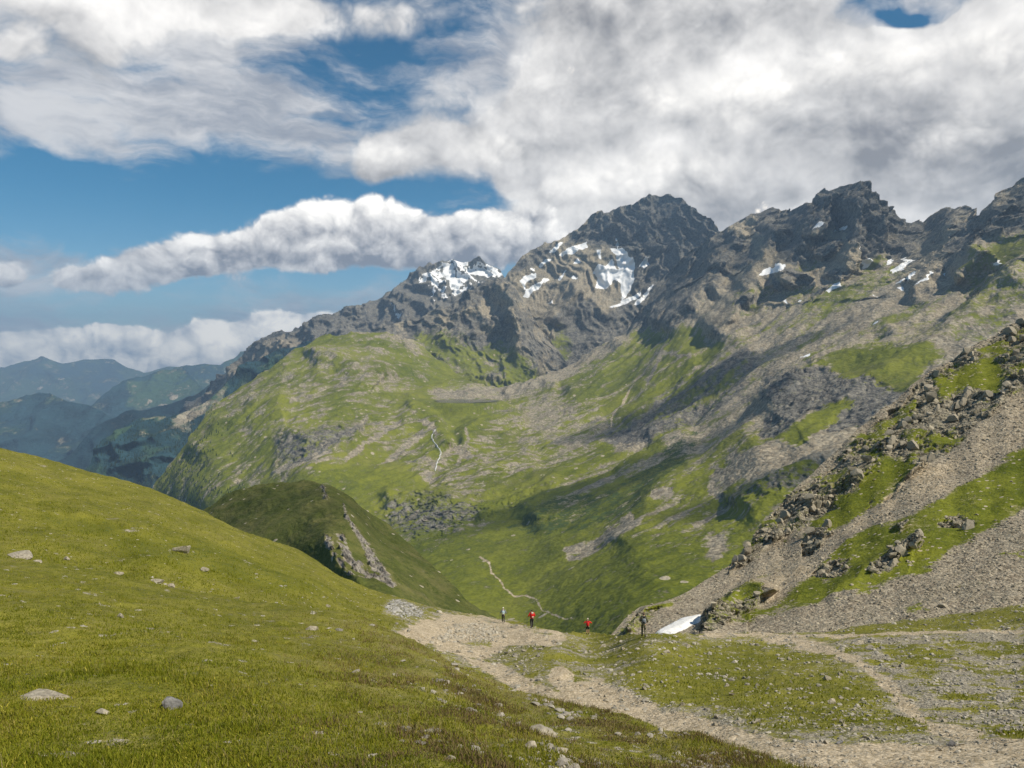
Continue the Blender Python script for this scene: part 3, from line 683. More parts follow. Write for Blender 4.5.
# --- boulder ridge, scree chutes and grass strip on the right
topN = [(590, 650), (612, 634), (625, 618), (640, 606), (655, 603), (672, 598), (690, 590), (705, 580), (728, 568), (738, 556), (752, 544), (762, 525), (772, 512), (788, 494), (800, 484), (815, 470), (835, 452), (850, 440), (862, 425), (880, 410), (905, 390), (930, 370), (960, 352), (990, 338), (1024, 318), (1110, 262)]
N = Sheet(590, 1110, .85, topN, [(590, 670), (700, 668), (1110, 660)], .85, [(1110, 262, 235), (1024, 318, 215), (930, 370, 200), (850, 440, 176), (770, 515, 150), (728, 570, 130), (690, 590, 116), (612, 634, 92), (590, 650, 86), (1024, 400, 165), (1024, 480, 122), (1024, 540, 95), (1024, 608, 74), (1110, 600, 72), (1110, 450, 120), (900, 470, 145), (900, 560, 98), (900, 625, 74), (800, 560, 120), (800, 610, 86), (800, 635, 74), (700, 625, 88), (700, 645, 76), (620, 660, 76), (1024, 660, 60), (850, 520, 130)], jag=0)
s = N
n = ridged(np.stack([s.px[0] / 16, s.px[0] * 0 + .7, s.px[0] * 0], -1), 4, .65) - .4
rocky_top = sstep(700, 760, s.px[0])
n = perlin(np.stack([s.px[0] / 22, s.px[0] * 0 + .7, s.px[0] * 0], -1))
s.py = s.py - (n * 5 * rocky_top)[None] * np.linspace(1, 0, s.py.shape[0])[:, None]
s.crest([(690, 640), (700, 628), (710, 614), (722, 600), (735, 590), (750, 583), (764, 584), (776, 596)], .10, 3, 26, .1)
s.crest([(622, 638), (628, 628), (636, 615), (650, 607), (668, 603), (680, 604)], .03, 2, 9)
s.crest([(815, 600), (850, 580), (880, 556), (915, 540), (925, 545)], .03, 4, 14)
s.P = place(s.px, s.py, s.Y)
G = s.g
G['rock'][:] = .25
nz = fbm(s.P / 9, 5, .6)
ridge = z1([(-30, 640), (-10, 580), (60, 500), (120, 430), (200, 380), (260, 340), (320, 270), (380, 220), (450, 170), (500, 110), (600, 40), (700, 0), (800, -60), (1020, -220), (1020, -80), (800, 60), (779, 130), (700, 190), (640, 240), (560, 320), (470, 370), (420, 430), (350, 460), (280, 500), (230, 545), (190, 590), (170, 590), (190, 500), (100, 560), (40, 600), (0, 625)])
s.paint('rock', ridge, .9, 2, 8, 8)
gr = sstep(-6, 8, poly_sd(s.px, s.py, ridge) + nz * 10)
G['grass'] += gr * np.clip(.46 + 1.6 * nz, -.1, .9)
for pg, v in ((z1([(530, 150), (600, 90), (700, 40), (720, 90), (700, 150), (640, 170), (600, 130), (550, 170)]), .95), (z1([(240, 500), (300, 420), (380, 370), (410, 330), (440, 340), (480, 350), (440, 400), (390, 440), (330, 470), (280, 510)]), .95),
              (z1([(380, 220), (470, 170), (480, 210), (420, 250), (370, 260)]), .7), (z1([(260, 430), (290, 420), (300, 450), (260, 480)]), .8)):
    s.paint('grass', pg, v, 2, 9, 7)
crags = [z1([(480, 130), (530, 110), (560, 160), (620, 130), (670, 140), (660, 200), (580, 230), (520, 250), (480, 230), (500, 180)]), z1([(170, 560), (210, 520), (240, 520), (230, 560), (190, 590)]), z1([(120, 440), (170, 410), (200, 430), (150, 490), (110, 510)]), z1([(400, 280), (440, 250), (480, 290), (460, 330), (420, 330), (390, 320)])]
for pg in crags: s.paint('rock', pg, 1, 2, 6, 6); s.paint('grass', pg, .1, 2, 6, 6)
strip = z1([(-10, 760), (60, 740), (190, 650), (280, 560), (330, 520), (420, 500), (520, 450), (620, 390), (780, 300), (1020, 160), (1020, 330), (779, 460), (700, 510), (600, 570), (520, 620), (430, 655), (350, 680), (260, 690), (200, 720)])
s.paint('grass', strip, .93, 2, 8, 6)
G['rock'] += sstep(-3, 3, poly_sd(s.px, s.py, strip)) * .2
for pg in (z1([(350, 630), (400, 580), (460, 550), (495, 545), (490, 570), (440, 600), (390, 645), (355, 650)]), z1([(200, 640), (250, 600), (300, 600), (290, 640), (230, 660)]), z1([(540, 500), (600, 480), (640, 500), (600, 510), (560, 515)]), z1([(420, 520), (445, 510), (440, 530)])):
    s.paint('rock', pg, 1, 1.5, 6, 4); s.paint('grass', pg, .15, 1.5, 6, 4)
s.paint('grass', z1([(-30, 770), (0, 752), (40, 730), (60, 735), (30, 770)]), .9)
chute = z1([(-40, 660), (0, 635), (60, 600), (120, 555), (190, 595), (235, 550), (290, 500), (360, 465), (430, 425), (480, 370), (560, 330), (640, 260), (700, 200), (800, 110), (1020, -60), (1020, 110), (779, 290), (620, 380), (520, 440), (420, 490), (330, 515), (280, 550), (190, 645), (80, 720), (0, 745), (-60, 700)])
s.paint('dirt', chute, .42, 3, 5, 5)
lowr = fbm(s.P / 13 + 6, 4, .6); G['rock'] += .5 * lowr; G['dirt'] += .30 * sstep(.05, .35, fbm(s.P / 8 + 1, 4)); G['grass'] += sstep(.22, .42, fbm(s.P / 6 + 15, 5, .65)) * .6 * (s.py > 500)
dirtp = z1([(500, 350), (560, 340), (600, 350), (520, 390), (460, 420), (400, 450), (420, 420)])
s.paint('dirt', dirtp, .75, 2, 5, 5)
G['rock'] += sstep(-3, 6, poly_sd(s.px, s.py, z1([(240, 700), (430, 660), (600, 580), (779, 470), (1020, 330), (1020, 900), (100, 900)]))) * .12
s.paint('grass', [(700, 655), (830, 634), (900, 628), (1024, 612), (1110, 600), (1110, 700), (700, 700)], .6, 2, 5, 3)
s.paint('grass', [(590, 680), (590, 640), (612, 634), (640, 612), (690, 592), (680, 600), (655, 612), (640, 628), (630, 645)], .55, 2, 5, 6)
s.stroke('grass', [(626, 632), (634, 618), (650, 607), (672, 603)], 2, .9, 2, 2, 5)
hump2 = [(697, 630), (703, 618), (712, 608), (722, 598), (735, 590), (750, 582), (763, 583), (768, 592), (766, 601), (752, 610), (735, 619), (718, 628)]
s.paint('rock', hump2, 1, 1.5, 4, 3); s.paint('grass', hump2, .42, 1.5, 5, 2)
s.paint('grass', [(722, 598), (735, 589), (750, 581), (764, 583), (762, 591), (745, 596), (730, 604)], .8, 1.5, 4, 2)
s.paint('rock', [(625, 632), (628, 626), (636, 614), (650, 606), (668, 603), (655, 611), (640, 621), (632, 632)], 1, 1, 2, 3)
s.paint('grass', [(625, 632), (628, 626), (636, 614), (650, 606), (668, 603), (655, 611), (640, 621), (632, 632)], .45, 1, 3, 3)
s.paint('dirt', hump2, 0, 2, 3, 3); s.paint('dirt', [(625, 632), (628, 626), (636, 614), (650, 606), (668, 603), (655, 611), (640, 621), (632, 632)], 0, 1, 2, 3)
# relief
k = sstep(.4, .9, G['rock']) * sstep(.75, .3, G['grass'])
a = ridged(s.P / 26 + 2, 4, .6) - .4
s.P[..., 2] += a * 4.5 * (k * .8 + .12); s.P[..., 1] -= a * 5 * (k * .8 + .1)
for wl, am in ((6.0, 1.0), (2.6, .6), (1.2, .35)):                       # blocky crags: tilted facets per cell
    d1, d2, idv = worley(s.P / wl + 3.1, 7)
    hgt = (idv - .35) * am + (np.clip(d2 - d1, 0, .35) - .2) * am * 1.0
    s.P[..., 2] += hgt * k * .7; s.P[..., 1] -= hgt * k * .8; s.P[..., 0] -= hgt * k * .5
n = fbm(s.P / 8, 3, .5); s.P[..., 2] += n * .4 * sstep(620, 740, s.px)
n = fallstreak(s.P, (-.9, -.4), 5.0, 5, 2, 3); s.P[..., 2] += n * .25 * sstep(690, 800, s.px)
N.build('boulder_slope', mat_slope, drop=1.6, back=(.02, .05))

# --- far side of the pass: left hill, saddle with its tracks
topS = [(-360, 350), (-90, 420), (-40, 433), (0, 447), (30, 453), (60, 461), (90, 471), (120, 480), (150, 488), (180, 500), (205, 510), (225, 522), (250, 534), (280, 544), (300, 551), (318, 561), (340, 575), (370, 588), (400, 597), (430, 607), (455, 612), (480, 615), (510, 621), (540, 627), (560, 631), (590, 633), (620, 634), (650, 635), (690, 634), (720, 635), (760, 633), (800, 632), (830, 631), (870, 626), (910, 620), (960, 613), (1024, 606), (1110, 596), (1330, 575)]
S = Sheet(-360, 1330, 1.3, topS, [(-360, 580), (-90, 610), (150, 640), (330, 660), (420, 700), (560, 790), (640, 830), (1110, 830)], 1.0,
    [(-90, 420, 95), (0, 447, 92), (150, 488, 92), (205, 510, 94), (300, 551, 92), (370, 588, 88), (430, 607, 84), (480, 615, 84), (540, 627, 72), (590, 633, 78), (643, 636, 54), (700, 634, 60), (800, 632, 68), (900, 621, 72), (1024, 606, 72), (1110, 596, 72),
     (-90, 560, 42), (0, 560, 42), (100, 575, 42), (100, 520, 62), (200, 560, 56), (250, 590, 50), (330, 600, 58), (330, 630, 44), (400, 640, 46), (450, 660, 44), (520, 690, 36), (640, 735, 26), (800, 768, 18), (1024, 768, 16), (1024, 700, 28), (900, 690, 32), (700, 690, 35), (800, 650, 52), (1024, 640, 52), (640, 660, 43), (560, 650, 50), (500, 640, 60), (530, 634, 63), (1110, 830, 11), (640, 830, 14), (-360, 350, 100), (-360, 560, 44), (1330, 575, 72), (1330, 830, 10)], mode='inv')
s = S
s.crest([(120, 560), (170, 556), (230, 566), (290, 584), (340, 600)], .07, 14, 26)
s.crest([(60, 505), (120, 516), (190, 530), (260, 552)], .05, 18, 12)
s.crest([(40, 500), (100, 515), (160, 535)], .03, 16, 20)
s.P = place(s.px, s.py, s.Y)
G = s.g
n1 = fbm(s.P / 5, 5, .6); n2 = fbm(s.P / 1.2 + 5, 4, .6)
G['grass'][:] = .95
G['dry'][:] = .25 + .5 * n1
for pg, v in (([(110, 545), (150, 535), (230, 548), (300, 575), (330, 592), (280, 590), (200, 572), (140, 562)], .1), ([(40, 510), (100, 518), (150, 540), (90, 535), (40, 522)], .1)):
    s.paint('dry', pg, v - .3, 6, 6, 5); s.paint('forest', pg, .33, 7, 8, 5)
# stony turf of the saddle
sad = [(430, 600), (520, 615), (600, 640), (1110, 590), (1110, 850), (600, 850), (430, 700), (380, 640)]
ws = sstep(-8, 12, poly_sd(s.px, s.py, sad))
green = [(620, 668), (660, 650), (720, 645), (780, 655), (830, 665), (870, 690), (880, 712), (820, 722), (740, 712), (680, 708), (630, 690)]
wg = sstep(-10, 14, poly_sd(s.px, s.py, green) + n1 * 16)
G['grass'] -= ws * np.clip(.30 + .9 * n1 + .7 * n2 - .22 * wg * 1.6, 0, .9)
stony = [(840, 640), (900, 632), (1110, 630), (1110, 790), (960, 760), (900, 720), (880, 680), (860, 660)]
G['grass'] -= sstep(-8, 12, poly_sd(s.px, s.py, stony) + n1 * 14) * np.clip(.16 + .9 * n2 + .5 * n1, -.1, .6)
s.paint('grass', [(830, 632), (900, 622), (1110, 598), (1110, 612), (1024, 622), (960, 632), (880, 640)], .85, 2, 5, 3)
# tracks
for pg in (zf([(135, 215), (200, 180), (270, 150), (330, 140), (400, 135), (480, 150), (560, 180), (640, 190), (680, 205), (780, 205), (820, 230), (760, 255), (680, 245), (600, 250), (540, 290), (500, 320), (420, 318), (300, 270), (180, 235)]),
           zf([(300, 270), (420, 300), (520, 320), (600, 360), (660, 400), (720, 410), (780, 430), (860, 400), (940, 400), (1060, 440), (1200, 520), (1400, 560), (1500, 590), (1700, 640), (2000, 650), (2900, 620), (2900, 900), (1500, 900), (1040, 560), (800, 490), (640, 440), (480, 370), (390, 310)]),
           zr([(240, 115), (330, 108), (420, 130), (500, 165), (560, 195), (620, 240), (660, 270), (700, 310), (740, 350), (820, 380), (900, 400), (880, 430), (760, 400), (690, 355), (630, 300), (590, 240), (520, 200), (430, 165), (340, 140), (250, 130)]),
           zf([(760, 350), (800, 340), (830, 380), (850, 420), (780, 440), (740, 400)])):
    s.paint('dirt', pg, 1, 1.5, 7, 2.2)
s.stroke('dirt', [(700, 637), (760, 636), (830, 637), (900, 634), (1000, 632), (1110, 630)], 3, .8, 1.5, 3, 2)
s.stroke('dirt', zf([(480, 150), (560, 172), (640, 186)]), 1.5, .9, 1, 1, 2)
for pg in (zf([(510, 310), (560, 280), (640, 262), (720, 280), (740, 330), (700, 380), (640, 375), (560, 330)]), zf([(400, 250), (440, 228), (510, 232), (520, 252), (440, 262)])):
    w = s.paint('dirt', pg, .1, 1.5, 6, 1.5); s.paint('grass', pg, .62, 2, 8, 1.2)
s.paint('rock', zf([(90, 100), (140, 65), (200, 85), (260, 110), (240, 150), (160, 150), (100, 130)]), .9, 2, 6, 2); s.paint('grass', zf([(90, 100), (140, 65), (200, 85), (260, 110), (240, 150), (160, 150), (100, 130)]), .38, 2, 10, 1.5)
s.paint('dirt', zf([(270, 185), (320, 170), (360, 172), (340, 200), (290, 205)]), 1)
G['grass'] = np.clip(G['grass'], 0, 1)
G['grass'] -= (1 - ws) * sstep(.36, .5, fbm(s.P / 2.6 + 12, 4, .6)) * .6
amp = np.clip(s.Y / 60, .25, 1)
s.P[..., 2] += fbm(s.P / 9, 4) * .55 * amp + fbm(s.P / 2.0 + 7, 4, .6) * .16 + n2 * .05 * (1 - G['grass'])
s.P[..., 2] += ridged(s.P / 3 + 4, 3)* .18 * ws * amp
S.build('pass_ground', mat_turf, drop=.45, back=(.02, .06, .15))

# --- the grass bank the camera stands on
topF = [(-360, 505), (-90, 540), (0, 556), (60, 563), (150, 584), (230, 600), (280, 606), (330, 612), (365, 620), (400, 634), (420, 645), (441, 655), (482, 673), (522, 690), (563, 702), (620, 716), (660, 727), (712, 741), (760, 754), (822, 768), (900, 800), (1110, 860)]
Fg = Sheet(-360, 1240, 1.6, topF, [(-90, 900), (1110, 900)], 1.3,
    [(-90, 540, 36), (0, 556, 33), (150, 584, 31), (230, 600, 30), (330, 612, 29), (400, 632, 27), (450, 657, 23.5), (520, 700, 18), (640, 735, 14), (800, 775, 10.5), (900, 805, 8.8), (1110, 860, 6.5), (-90, 768, 7.2), (0, 768, 7.4), (300, 768, 8), (500, 768, 8.8), (700, 800, 8.6), (0, 650, 14), (200, 650, 15.5), (350, 680, 15), (450, 700, 14.5), (600, 768, 10), (0, 900, 4.6), (500, 900, 5), (1110, 900, 5.6), (150, 700, 11), (100, 610, 20), (-360, 505, 38), (-360, 768, 7), (-360, 900, 4.4)], mode='inv')
s = Fg
G = s.g
n1 = fbm(s.P / 2.2, 5, .6); n2 = fbm(s.P / .5 + 3, 4, .6)
G['grass'][:] = .93
G['dry'][:] = np.clip(.25 + .7 * n1 + .45 * sstep(250, 420, s.px), 0, 1)
stony = [(520, 720), (560, 715), (640, 745), (760, 775), (800, 800), (560, 800), (530, 768), (500, 740)]
G['grass'] -= sstep(-14, 12, poly_sd(s.px, s.py, stony)) * np.clip(.1 + 1.2 * n2, 0, .6)
G['grass'] -= sstep(300, 450, s.px) * np.clip(n2 * 1.2 - .22, 0, .6)
G['grass'] -= sstep(.32, .46, fbm(s.P / 1.1 + 12, 4, .6)) * .55
s.P[..., 2] += fbm(s.P / 4, 4) * .3 + fbm(s.P / .9 + 7, 4, .6) * .13
Fg.build('grass_bank', mat_turf, drop=.6, back=(.02, .06, .15, .3))
# hillside that carries on beyond both near sheets, beside and behind the viewpoint
rr_ = np.random.default_rng(5)
pts = np.concatenate([S.P[::24, ::60].reshape(-1, 3), Fg.P[::30, ::60].reshape(-1, 3)])
pts = np.concatenate([pts[pts[:, 1] > 4], np.array([[0, 0, -1.9], [-12, -3, .5], [12, -3, -5.5], [0, -40, 9], [60, -40, -6], [-60, -40, 22], [110, 10, -22], [-110, 10, 14], [-110, 80, 4], [150, 60, -16], [-60, 10, 4], [50, 5, -14]], float)])
gx, gy = np.meshgrid(np.linspace(-150, 170, 330), np.linspace(104, -60, 170))
zz = np.log(np.maximum(tps(np.c_[pts[:, 0] * 3, pts[:, 1] * 3, np.exp(pts[:, 2] / 10)], gx * 3, gy * 3), 1e-9)) * 10
near = np.full(gx.shape, 1e9)
for q in np.concatenate([S.P[::18, ::36].reshape(-1, 3), Fg.P[::24, ::40].reshape(-1, 3)]):
    near = np.minimum(near, np.hypot(gx - q[0], gy - q[1]))
zz = zz - 1.7 + 1.3 * sstep(4, 16, near) - .25 * np.clip(gy - 70, 0, None)
zz = np.where(np.hypot(gx, gy) < 6, np.minimum(zz, -1.7), zz)
bp = np.stack([gx, gy, zz], -1); bp[..., 2] += fbm(bp / 5, 4) * .4
gg = np.zeros(bp.shape); gg[..., 0] = .95; g2 = np.zeros(bp.shape); g2[..., 2] = .3
grid_mesh('hillside', bp, {'ground': gg, 'ground2': g2}, mat_turf)
# lowland far below and beyond everything
n = 90
a = np.linspace(0, 2 * math.pi, n); rr = np.array([0, 2000, 6000, 12000, 18000, 24000.])
bp = np.stack([np.outer(rr, np.cos(a)), np.outer(rr, np.sin(a)), np.full((6, n), -1500.)], -1)
gg = np.zeros(bp.shape); gg[..., 0] = .8; g2 = np.zeros(bp.shape); g2[..., 1] = .8
grid_mesh('lowland', bp, {'ground': gg, 'ground2': g2}, mat_far)
# ================================================================== rocks, grass, forest, hikers
def ico(level):
    ph = (1 + 5 ** .5) / 2
    V_ = [(-1, ph, 0), (1, ph, 0), (-1, -ph, 0), (1, -ph, 0), (0, -1, ph), (0, 1, ph), (0, -1, -ph), (0, 1, -ph), (ph, 0, -1), (ph, 0, 1), (-ph, 0, -1), (-ph, 0, 1)]
    F_ = [(0, 11, 5), (0, 5, 1), (0, 1, 7), (0, 7, 10), (0, 10, 11), (1, 5, 9), (5, 11, 4), (11, 10, 2), (10, 7, 6), (7, 1, 8), (3, 9, 4), (3, 4, 2), (3, 2, 6), (3, 6, 8), (3, 8, 9), (4, 9, 5), (2, 4, 11), (6, 2, 10), (8, 6, 7), (9, 8, 1)]
    V_ = [np.array(v, float) / math.hypot(*v) for v in V_]
    for _ in range(level):
        mid = {}; nf = []
        def mp(a, b):
            k = (min(a, b), max(a, b))
            if k not in mid:
                v = V_[a] + V_[b]; V_.append(v / np.linalg.norm(v)); mid[k] = len(V_) - 1
            return mid[k]
        for a, b, c in F_:
            ab, bc, ca = mp(a, b), mp(b, c), mp(c, a)
            nf += [(a, ab, ca), (b, bc, ab), (c, ca, bc), (ab, bc, ca)]
        F_ = nf
    return np.array(V_), np.array(F_)
def rock_shape(level, seed, flat=.55, cuts=9):
    """a stone: sphere cut by random planes, a little rough"""
    Vv, Ff = ico(level); r = np.random.default_rng(seed)
    Vv = Vv * r.uniform(.8, 1.25, 3) * np.array([1.15, .95, flat])
    for _ in range(cuts):
        n = r.normal(size=3); n /= np.linalg.norm(n); d = r.uniform(.42, .8) * (.55 + .45 * abs(n[0]))
        o_ = Vv @ n - d; Vv = Vv - np.clip(o_, 0, None)[:, None] * n * .92
    Vv = Vv + (fbm(Vv * 2.2 + seed, 3)[:, None] * .10) * Vv
    return Vv, Ff

m_stone, t = new_mat('stone')
Pn = t.n('ShaderNodeNewGeometry').outputs['Position']
at = t.n('ShaderNodeAttribute', attribute_name='tint')
n1_ = t.noise(Pn, 9, 6, .65); n2_ = t.noise(Pn, 60, 3, .6)
cst = t.mix(t.ramp(n1_, .3, .7), (.20, .175, .135), (.45, .40, .31)); cst = t.mix(t.ramp(t.noise(Pn, 22, 3), .6, .72), cst, (.25, .25, .13))
bpn = t.n('ShaderNodeBump'); bpn.inputs['Strength'].default_value = .6; bpn.inputs['Distance'].default_value = .03
t.put(bpn.inputs['Height'], t.m('ADD', n1_, t.m('MULTIPLY', n2_, .3)))
finish(m_stone, t, cst, .9, bpn.outputs[0], .15)
m_dark, t = new_mat('dark_stone')
Pn = t.n('ShaderNodeNewGeometry').outputs['Position']; n1_ = t.noise(Pn, 12, 6, .65)
bpn = t.n('ShaderNodeBump'); bpn.inputs['Strength'].default_value = .6; bpn.inputs['Distance'].default_value = .03; t.put(bpn.inputs['Height'], n1_)
finish(m_dark, t, t.mix(t.ramp(n1_, .3, .7), (.13, .125, .12), (.27, .26, .25)), .85, bpn.outputs[0], .2)
m_mix, t = new_mat('loose_stone')
at = t.n('ShaderNodeAttribute', attribute_name='tint')
Pn = t.n('ShaderNodeNewGeometry').outputs['Position']
finish(m_mix, t, t.mix(1.0, at.outputs['Color'], t.mix(t.noise(Pn, 5, 5, .7), (.55, .55, .55), (1.3, 1.3, 1.3)), 'MULTIPLY'), .92, None, .1)

PR = {id(k): k.proj() for k in (N, S, Fg)}
def pick(sh, n, weight, seed, ymax=770):
    """n random places on a sheet, even over what the photo shows of it"""
    r = np.random.default_rng(seed)
    pr = PR[id(sh)]; cell = np.gradient(pr[..., 1], axis=0)
    w = weight * np.clip(cell, 0, 3) * (pr[..., 0] > -12) * (pr[..., 0] < 1036) * (pr[..., 1] < ymax)
    w = np.clip(w, 0, None).reshape(-1); w = w / w.sum()
    k = r.choice(w.size, n, p=w)
    i, j = np.unravel_index(k, sh.px.shape)
    i = np.clip(i, 1, sh.px.shape[0] - 2); j = np.clip(j, 1, sh.px.shape[1] - 2)
    a, b = r.random(n)[:, None], r.random(n)[:, None]
    P = sh.P[i, j] * (1 - a) * (1 - b) + sh.P[i + 1, j] * a * (1 - b) + sh.P[i, j + 1] * (1 - a) * b + sh.P[i + 1, j + 1] * a * b
    return P, sh.Y[i, j], i, j
def scatter_stones(name, sh, n, weight, seed, pxs, tint, flat=.6, level=0, craggy=False):
    r = np.random.default_rng(seed + 99)
    P, Y, _, _ = pick(sh, n, weight, seed)
    shapes = [rock_shape(level, seed * 31 + k, flat, 12 if craggy else 4) for k in range(12)]
    px = pxs[0] * (pxs[1] / pxs[0]) ** (r.random(n) ** 2.6)
    size = px / F * np.clip(Y, 12, 500) / 2
    Vs, Fs, Ts = [], [], []; off = 0
    kind = r.integers(0, 12, n); ang = r.random(n) * 6.283
    for k in range(12):
        sel = np.where(kind == k)[0]
        if not len(sel): continue
        Vv, Ff = shapes[k]
        c, s_ = np.cos(ang[sel]), np.sin(ang[sel])
        X = Vv[None, :, 0] * c[:, None] - Vv[None, :, 1] * s_[:, None]; Y_ = Vv[None, :, 0] * s_[:, None] + Vv[None, :, 1] * c[:, None]
        tz = r.uniform(.7, 1.25, len(sel))[:, None]
        Z = Vv[None, :, 2] * tz * (1.25 if craggy else 1)
        if craggy:
            tl = r.uniform(-.9, .9, len(sel))[:, None]; X, Z = X * np.cos(tl) - Z * np.sin(tl), X * np.sin(tl) + Z * np.cos(tl)
        W = np.stack([X, Y_, Z], -1) * size[sel][:, None, None] + P[sel][:, None] + np.array([0, 0, .12])[None, None] * size[sel][:, None, None]
        Vs.append(W.reshape(-1, 3)); nvv = len(Vv)
        Fs.append((Ff[None] + (np.arange(len(sel)) * nvv)[:, None, None]).reshape(-1, 3) + off); off += nvv * len(sel)
        col_ = np.array(tint[0])[None] + (np.array(tint[1]) - np.array(tint[0]))[None] * r.random(len(sel))[:, None]
        Ts.append(np.repeat(col_, nvv, 0))
    o = raw_mesh(name, np.vstack(Vs), np.vstack(Fs), m_mix, attr=np.vstack(Ts)); o['kind'] = 'stuff'
    return o
gS = S.g; sadw = sstep(380, 470, S.px) * sstep(598, 612, S.py)
wt = sadw * (.25 + (1 - gS['grass']) * 1.2) * (.4 + sstep(0, .25, fbm(S.P / 2.5, 3))) * (1 - .55 * gS['dirt'])
scatter_stones('loose_stones', S, 7500, wt, 1, (1.2, 7), ((.22, .2, .16), (.46, .42, .34)), .5)
heapw = np.clip(poly_sd(S.px, S.py, zf([(290, 235), (330, 190), (400, 165), (470, 160), (560, 190), (580, 225), (500, 240), (420, 225), (330, 250)])), 0, 3)
scatter_stones('loose_stones', S, 700, heapw, 5, (2, 5.5), ((.28, .25, .19), (.50, .45, .36)), .6)
scatter_stones('loose_stones', S, 350, np.clip(poly_sd(S.px, S.py, zf([(90, 100), (140, 65), (200, 85), (260, 110), (240, 150), (160, 150), (100, 130)])), 0, 3), 6, (2, 6), ((.26, .25, .22), (.46, .44, .4)), .6)
scatter_stones('loose_stones', S, 110, (S.px > -10) * sstep(20, 5, S.px * 0 + np.abs(S.py - 590)) * (1 - sadw) * sstep(.1, .3, fbm(S.P / 3 + 3, 3)), 8, (1.5, 6), ((.3, .28, .22), (.46, .42, .34)), .3)
scatter_stones('loose_stones', Fg, 700, sstep(300, 520, Fg.px) * (1.02 - Fg.g['grass']) * sstep(-.05, .3, fbm(Fg.P / 1.5, 3)), 2, (2, 11), ((.2, .18, .15), (.42, .38, .31)), .35, 1)
gN = N.g; open_ = (1 - sstep(.35, .8, gN['grass']))
scatter_stones('scree', N, 9000, open_ * (1 - .5 * sstep(.6, .9, gN['rock'])) + .04, 3, (1.0, 4.2), ((.20, .17, .125), (.50, .44, .33)), .7)
scatter_stones('scree', N, 450, sstep(.45, .8, gN['rock']) * (1 - sstep(.3, .6, gN['grass'])) * sstep(-.15, .15, fbm(N.P / 6 + 2, 3)), 4, (3, 10), ((.18, .16, .12), (.44, .39, .29)), 1.0, 1, True)

# --- single boulders
stone_shapes = []
def boulder(sh, px, py, wpx, hpx, label=None, group=None, mat=None, seed=0, name='boulder', sink=.25):
    p = sh.at(px, py)
    me_key = seed % 7
    w_ = wpx / F * p[1] / 2; h_ = hpx / F * p[1] / 2
    while len(stone_shapes) <= me_key:
        Vv, Ff = rock_shape(3, 400 + len(stone_shapes), .8, 11)
        o_ = raw_mesh('tmp', Vv, Ff, m_stone, smooth=False); stone_shapes.append(o_.data); bpy.data.objects.remove(o_)
    me = stone_shapes[me_key]
    if mat: me = me.copy(); me.materials.clear(); me.materials.append(mat)
    o = bpy.data.objects.new(name, me); col.objects.link(o)
    o.location = (p[0], p[1], p[2] + h_ * (1 - 2 * sink) * .8); r = np.random.default_rng(seed + 5)
    o.scale = (w_ / 1.05, max(w_ * .8, h_), h_ / .68); o.rotation_euler = (r.uniform(-.15, .15), r.uniform(-.15, .15), r.uniform(-.5, .5))
    tag(o, label, 'rock', group)
    return o
B = boulder
B(Fg, 172, 709, 34, 17, 'dark grey rounded boulder half sunk in the grass at the lower left', mat=m_dark, seed=1)
B(Fg, 46, 698, 76, 8, 'long flat grey slab lying level in the grass near the left edge', seed=2, name='rock_slab', sink=.3)
B(Fg, 103, 713, 17, 6, 'small pale flat stone between the long slab and the dark boulder', seed=3)
B(Fg, 546, 736, 44, 9, 'long tilted brown slab on the stony grass bank', seed=4, name='rock_slab')
B(Fg, 517, 726, 16, 7, 'pale broken stone just left of the long brown slab', seed=5)
B(Fg, 531, 748, 15, 9, 'squarish pale stone below the long brown slab', seed=6)
B(Fg, 561, 753, 22, 9, 'flat pale stone right of the squarish stone on the bank', seed=0)
B(Fg, 312, 630, 19, 7, 'flat grey stone alone near the upper rim of the bank', seed=2, sink=.35)
B(Fg, 452, 759, 13, 6, 'small pale stone at the bottom edge of the grass bank', seed=3)
B(Fg, 120, 617, 8, 6, 'small brownish stone in the middle of the left hill grass', seed=3)
B(S, 22, 557, 44, 5, 'pale flat outcrop in the grass at the left edge', seed=4, name='rock_slab')
B(S, 36, 563, 12, 4, 'small pale stone at the right tip of the left edge outcrop', seed=6)
B(S, 184, 553, 20, 13, 'upright tan rock in the hollow of the left hill', seed=5, sink=.2)
B(S, 204, 571, 14, 6, 'low tan stone below and right of the upright tan rock', seed=1)
B(S, 157, 582, 18, 6, 'white stone of a pair on the fold of the left hill, the larger one', seed=0)
B(S, 171, 587, 10, 5, 'white stone of a pair on the fold of the left hill, the smaller one', seed=6)
B(S, 118, 574, 16, 4, 'low pale stone left of the white stone pair', seed=2)
B(S, 66, 560, 8, 5, 'small pale stone between the edge outcrop and the low pale stone', seed=3)
B(S, 237, 599, 9, 4, 'small pale stone right of the white pair on the hill fold', seed=5)
B(S, 252, 606, 10, 4, 'thin pale stone further down the hill fold toward the pass', seed=4)
B(S, 328, 607, 8, 4, 'tiny pale stone on the bright green slope below the knoll', seed=1)
B(S, 386, 633, 22, 6, 'pale stones slab at the left end of the dirt track', seed=2)
B(S, 952, 746, 10, 8, 'dark brown stone on the dirt track at the lower right', mat=m_dark, seed=3)
B(S, 840, 744, 12, 6, 'dark stone half buried in the gravel track near the bottom', mat=m_dark, seed=5)
B(S, 757, 722, 14, 6, 'larger pale stone between the green patch and the gravel track', seed=5)
B(S, 832, 704, 12, 7, 'white stone at the lower rim of the green patch of the pass', seed=6)
B(S, 896, 696, 8, 6, 'white round stone beside the narrow side track', seed=0)
B(S, 827, 680, 12, 7, 'pale clustered stone in the middle of the green patch', seed=1)
B(S, 858, 644, 18, 6, 'flat pale rock on the saddle just under the scree slope', seed=2)
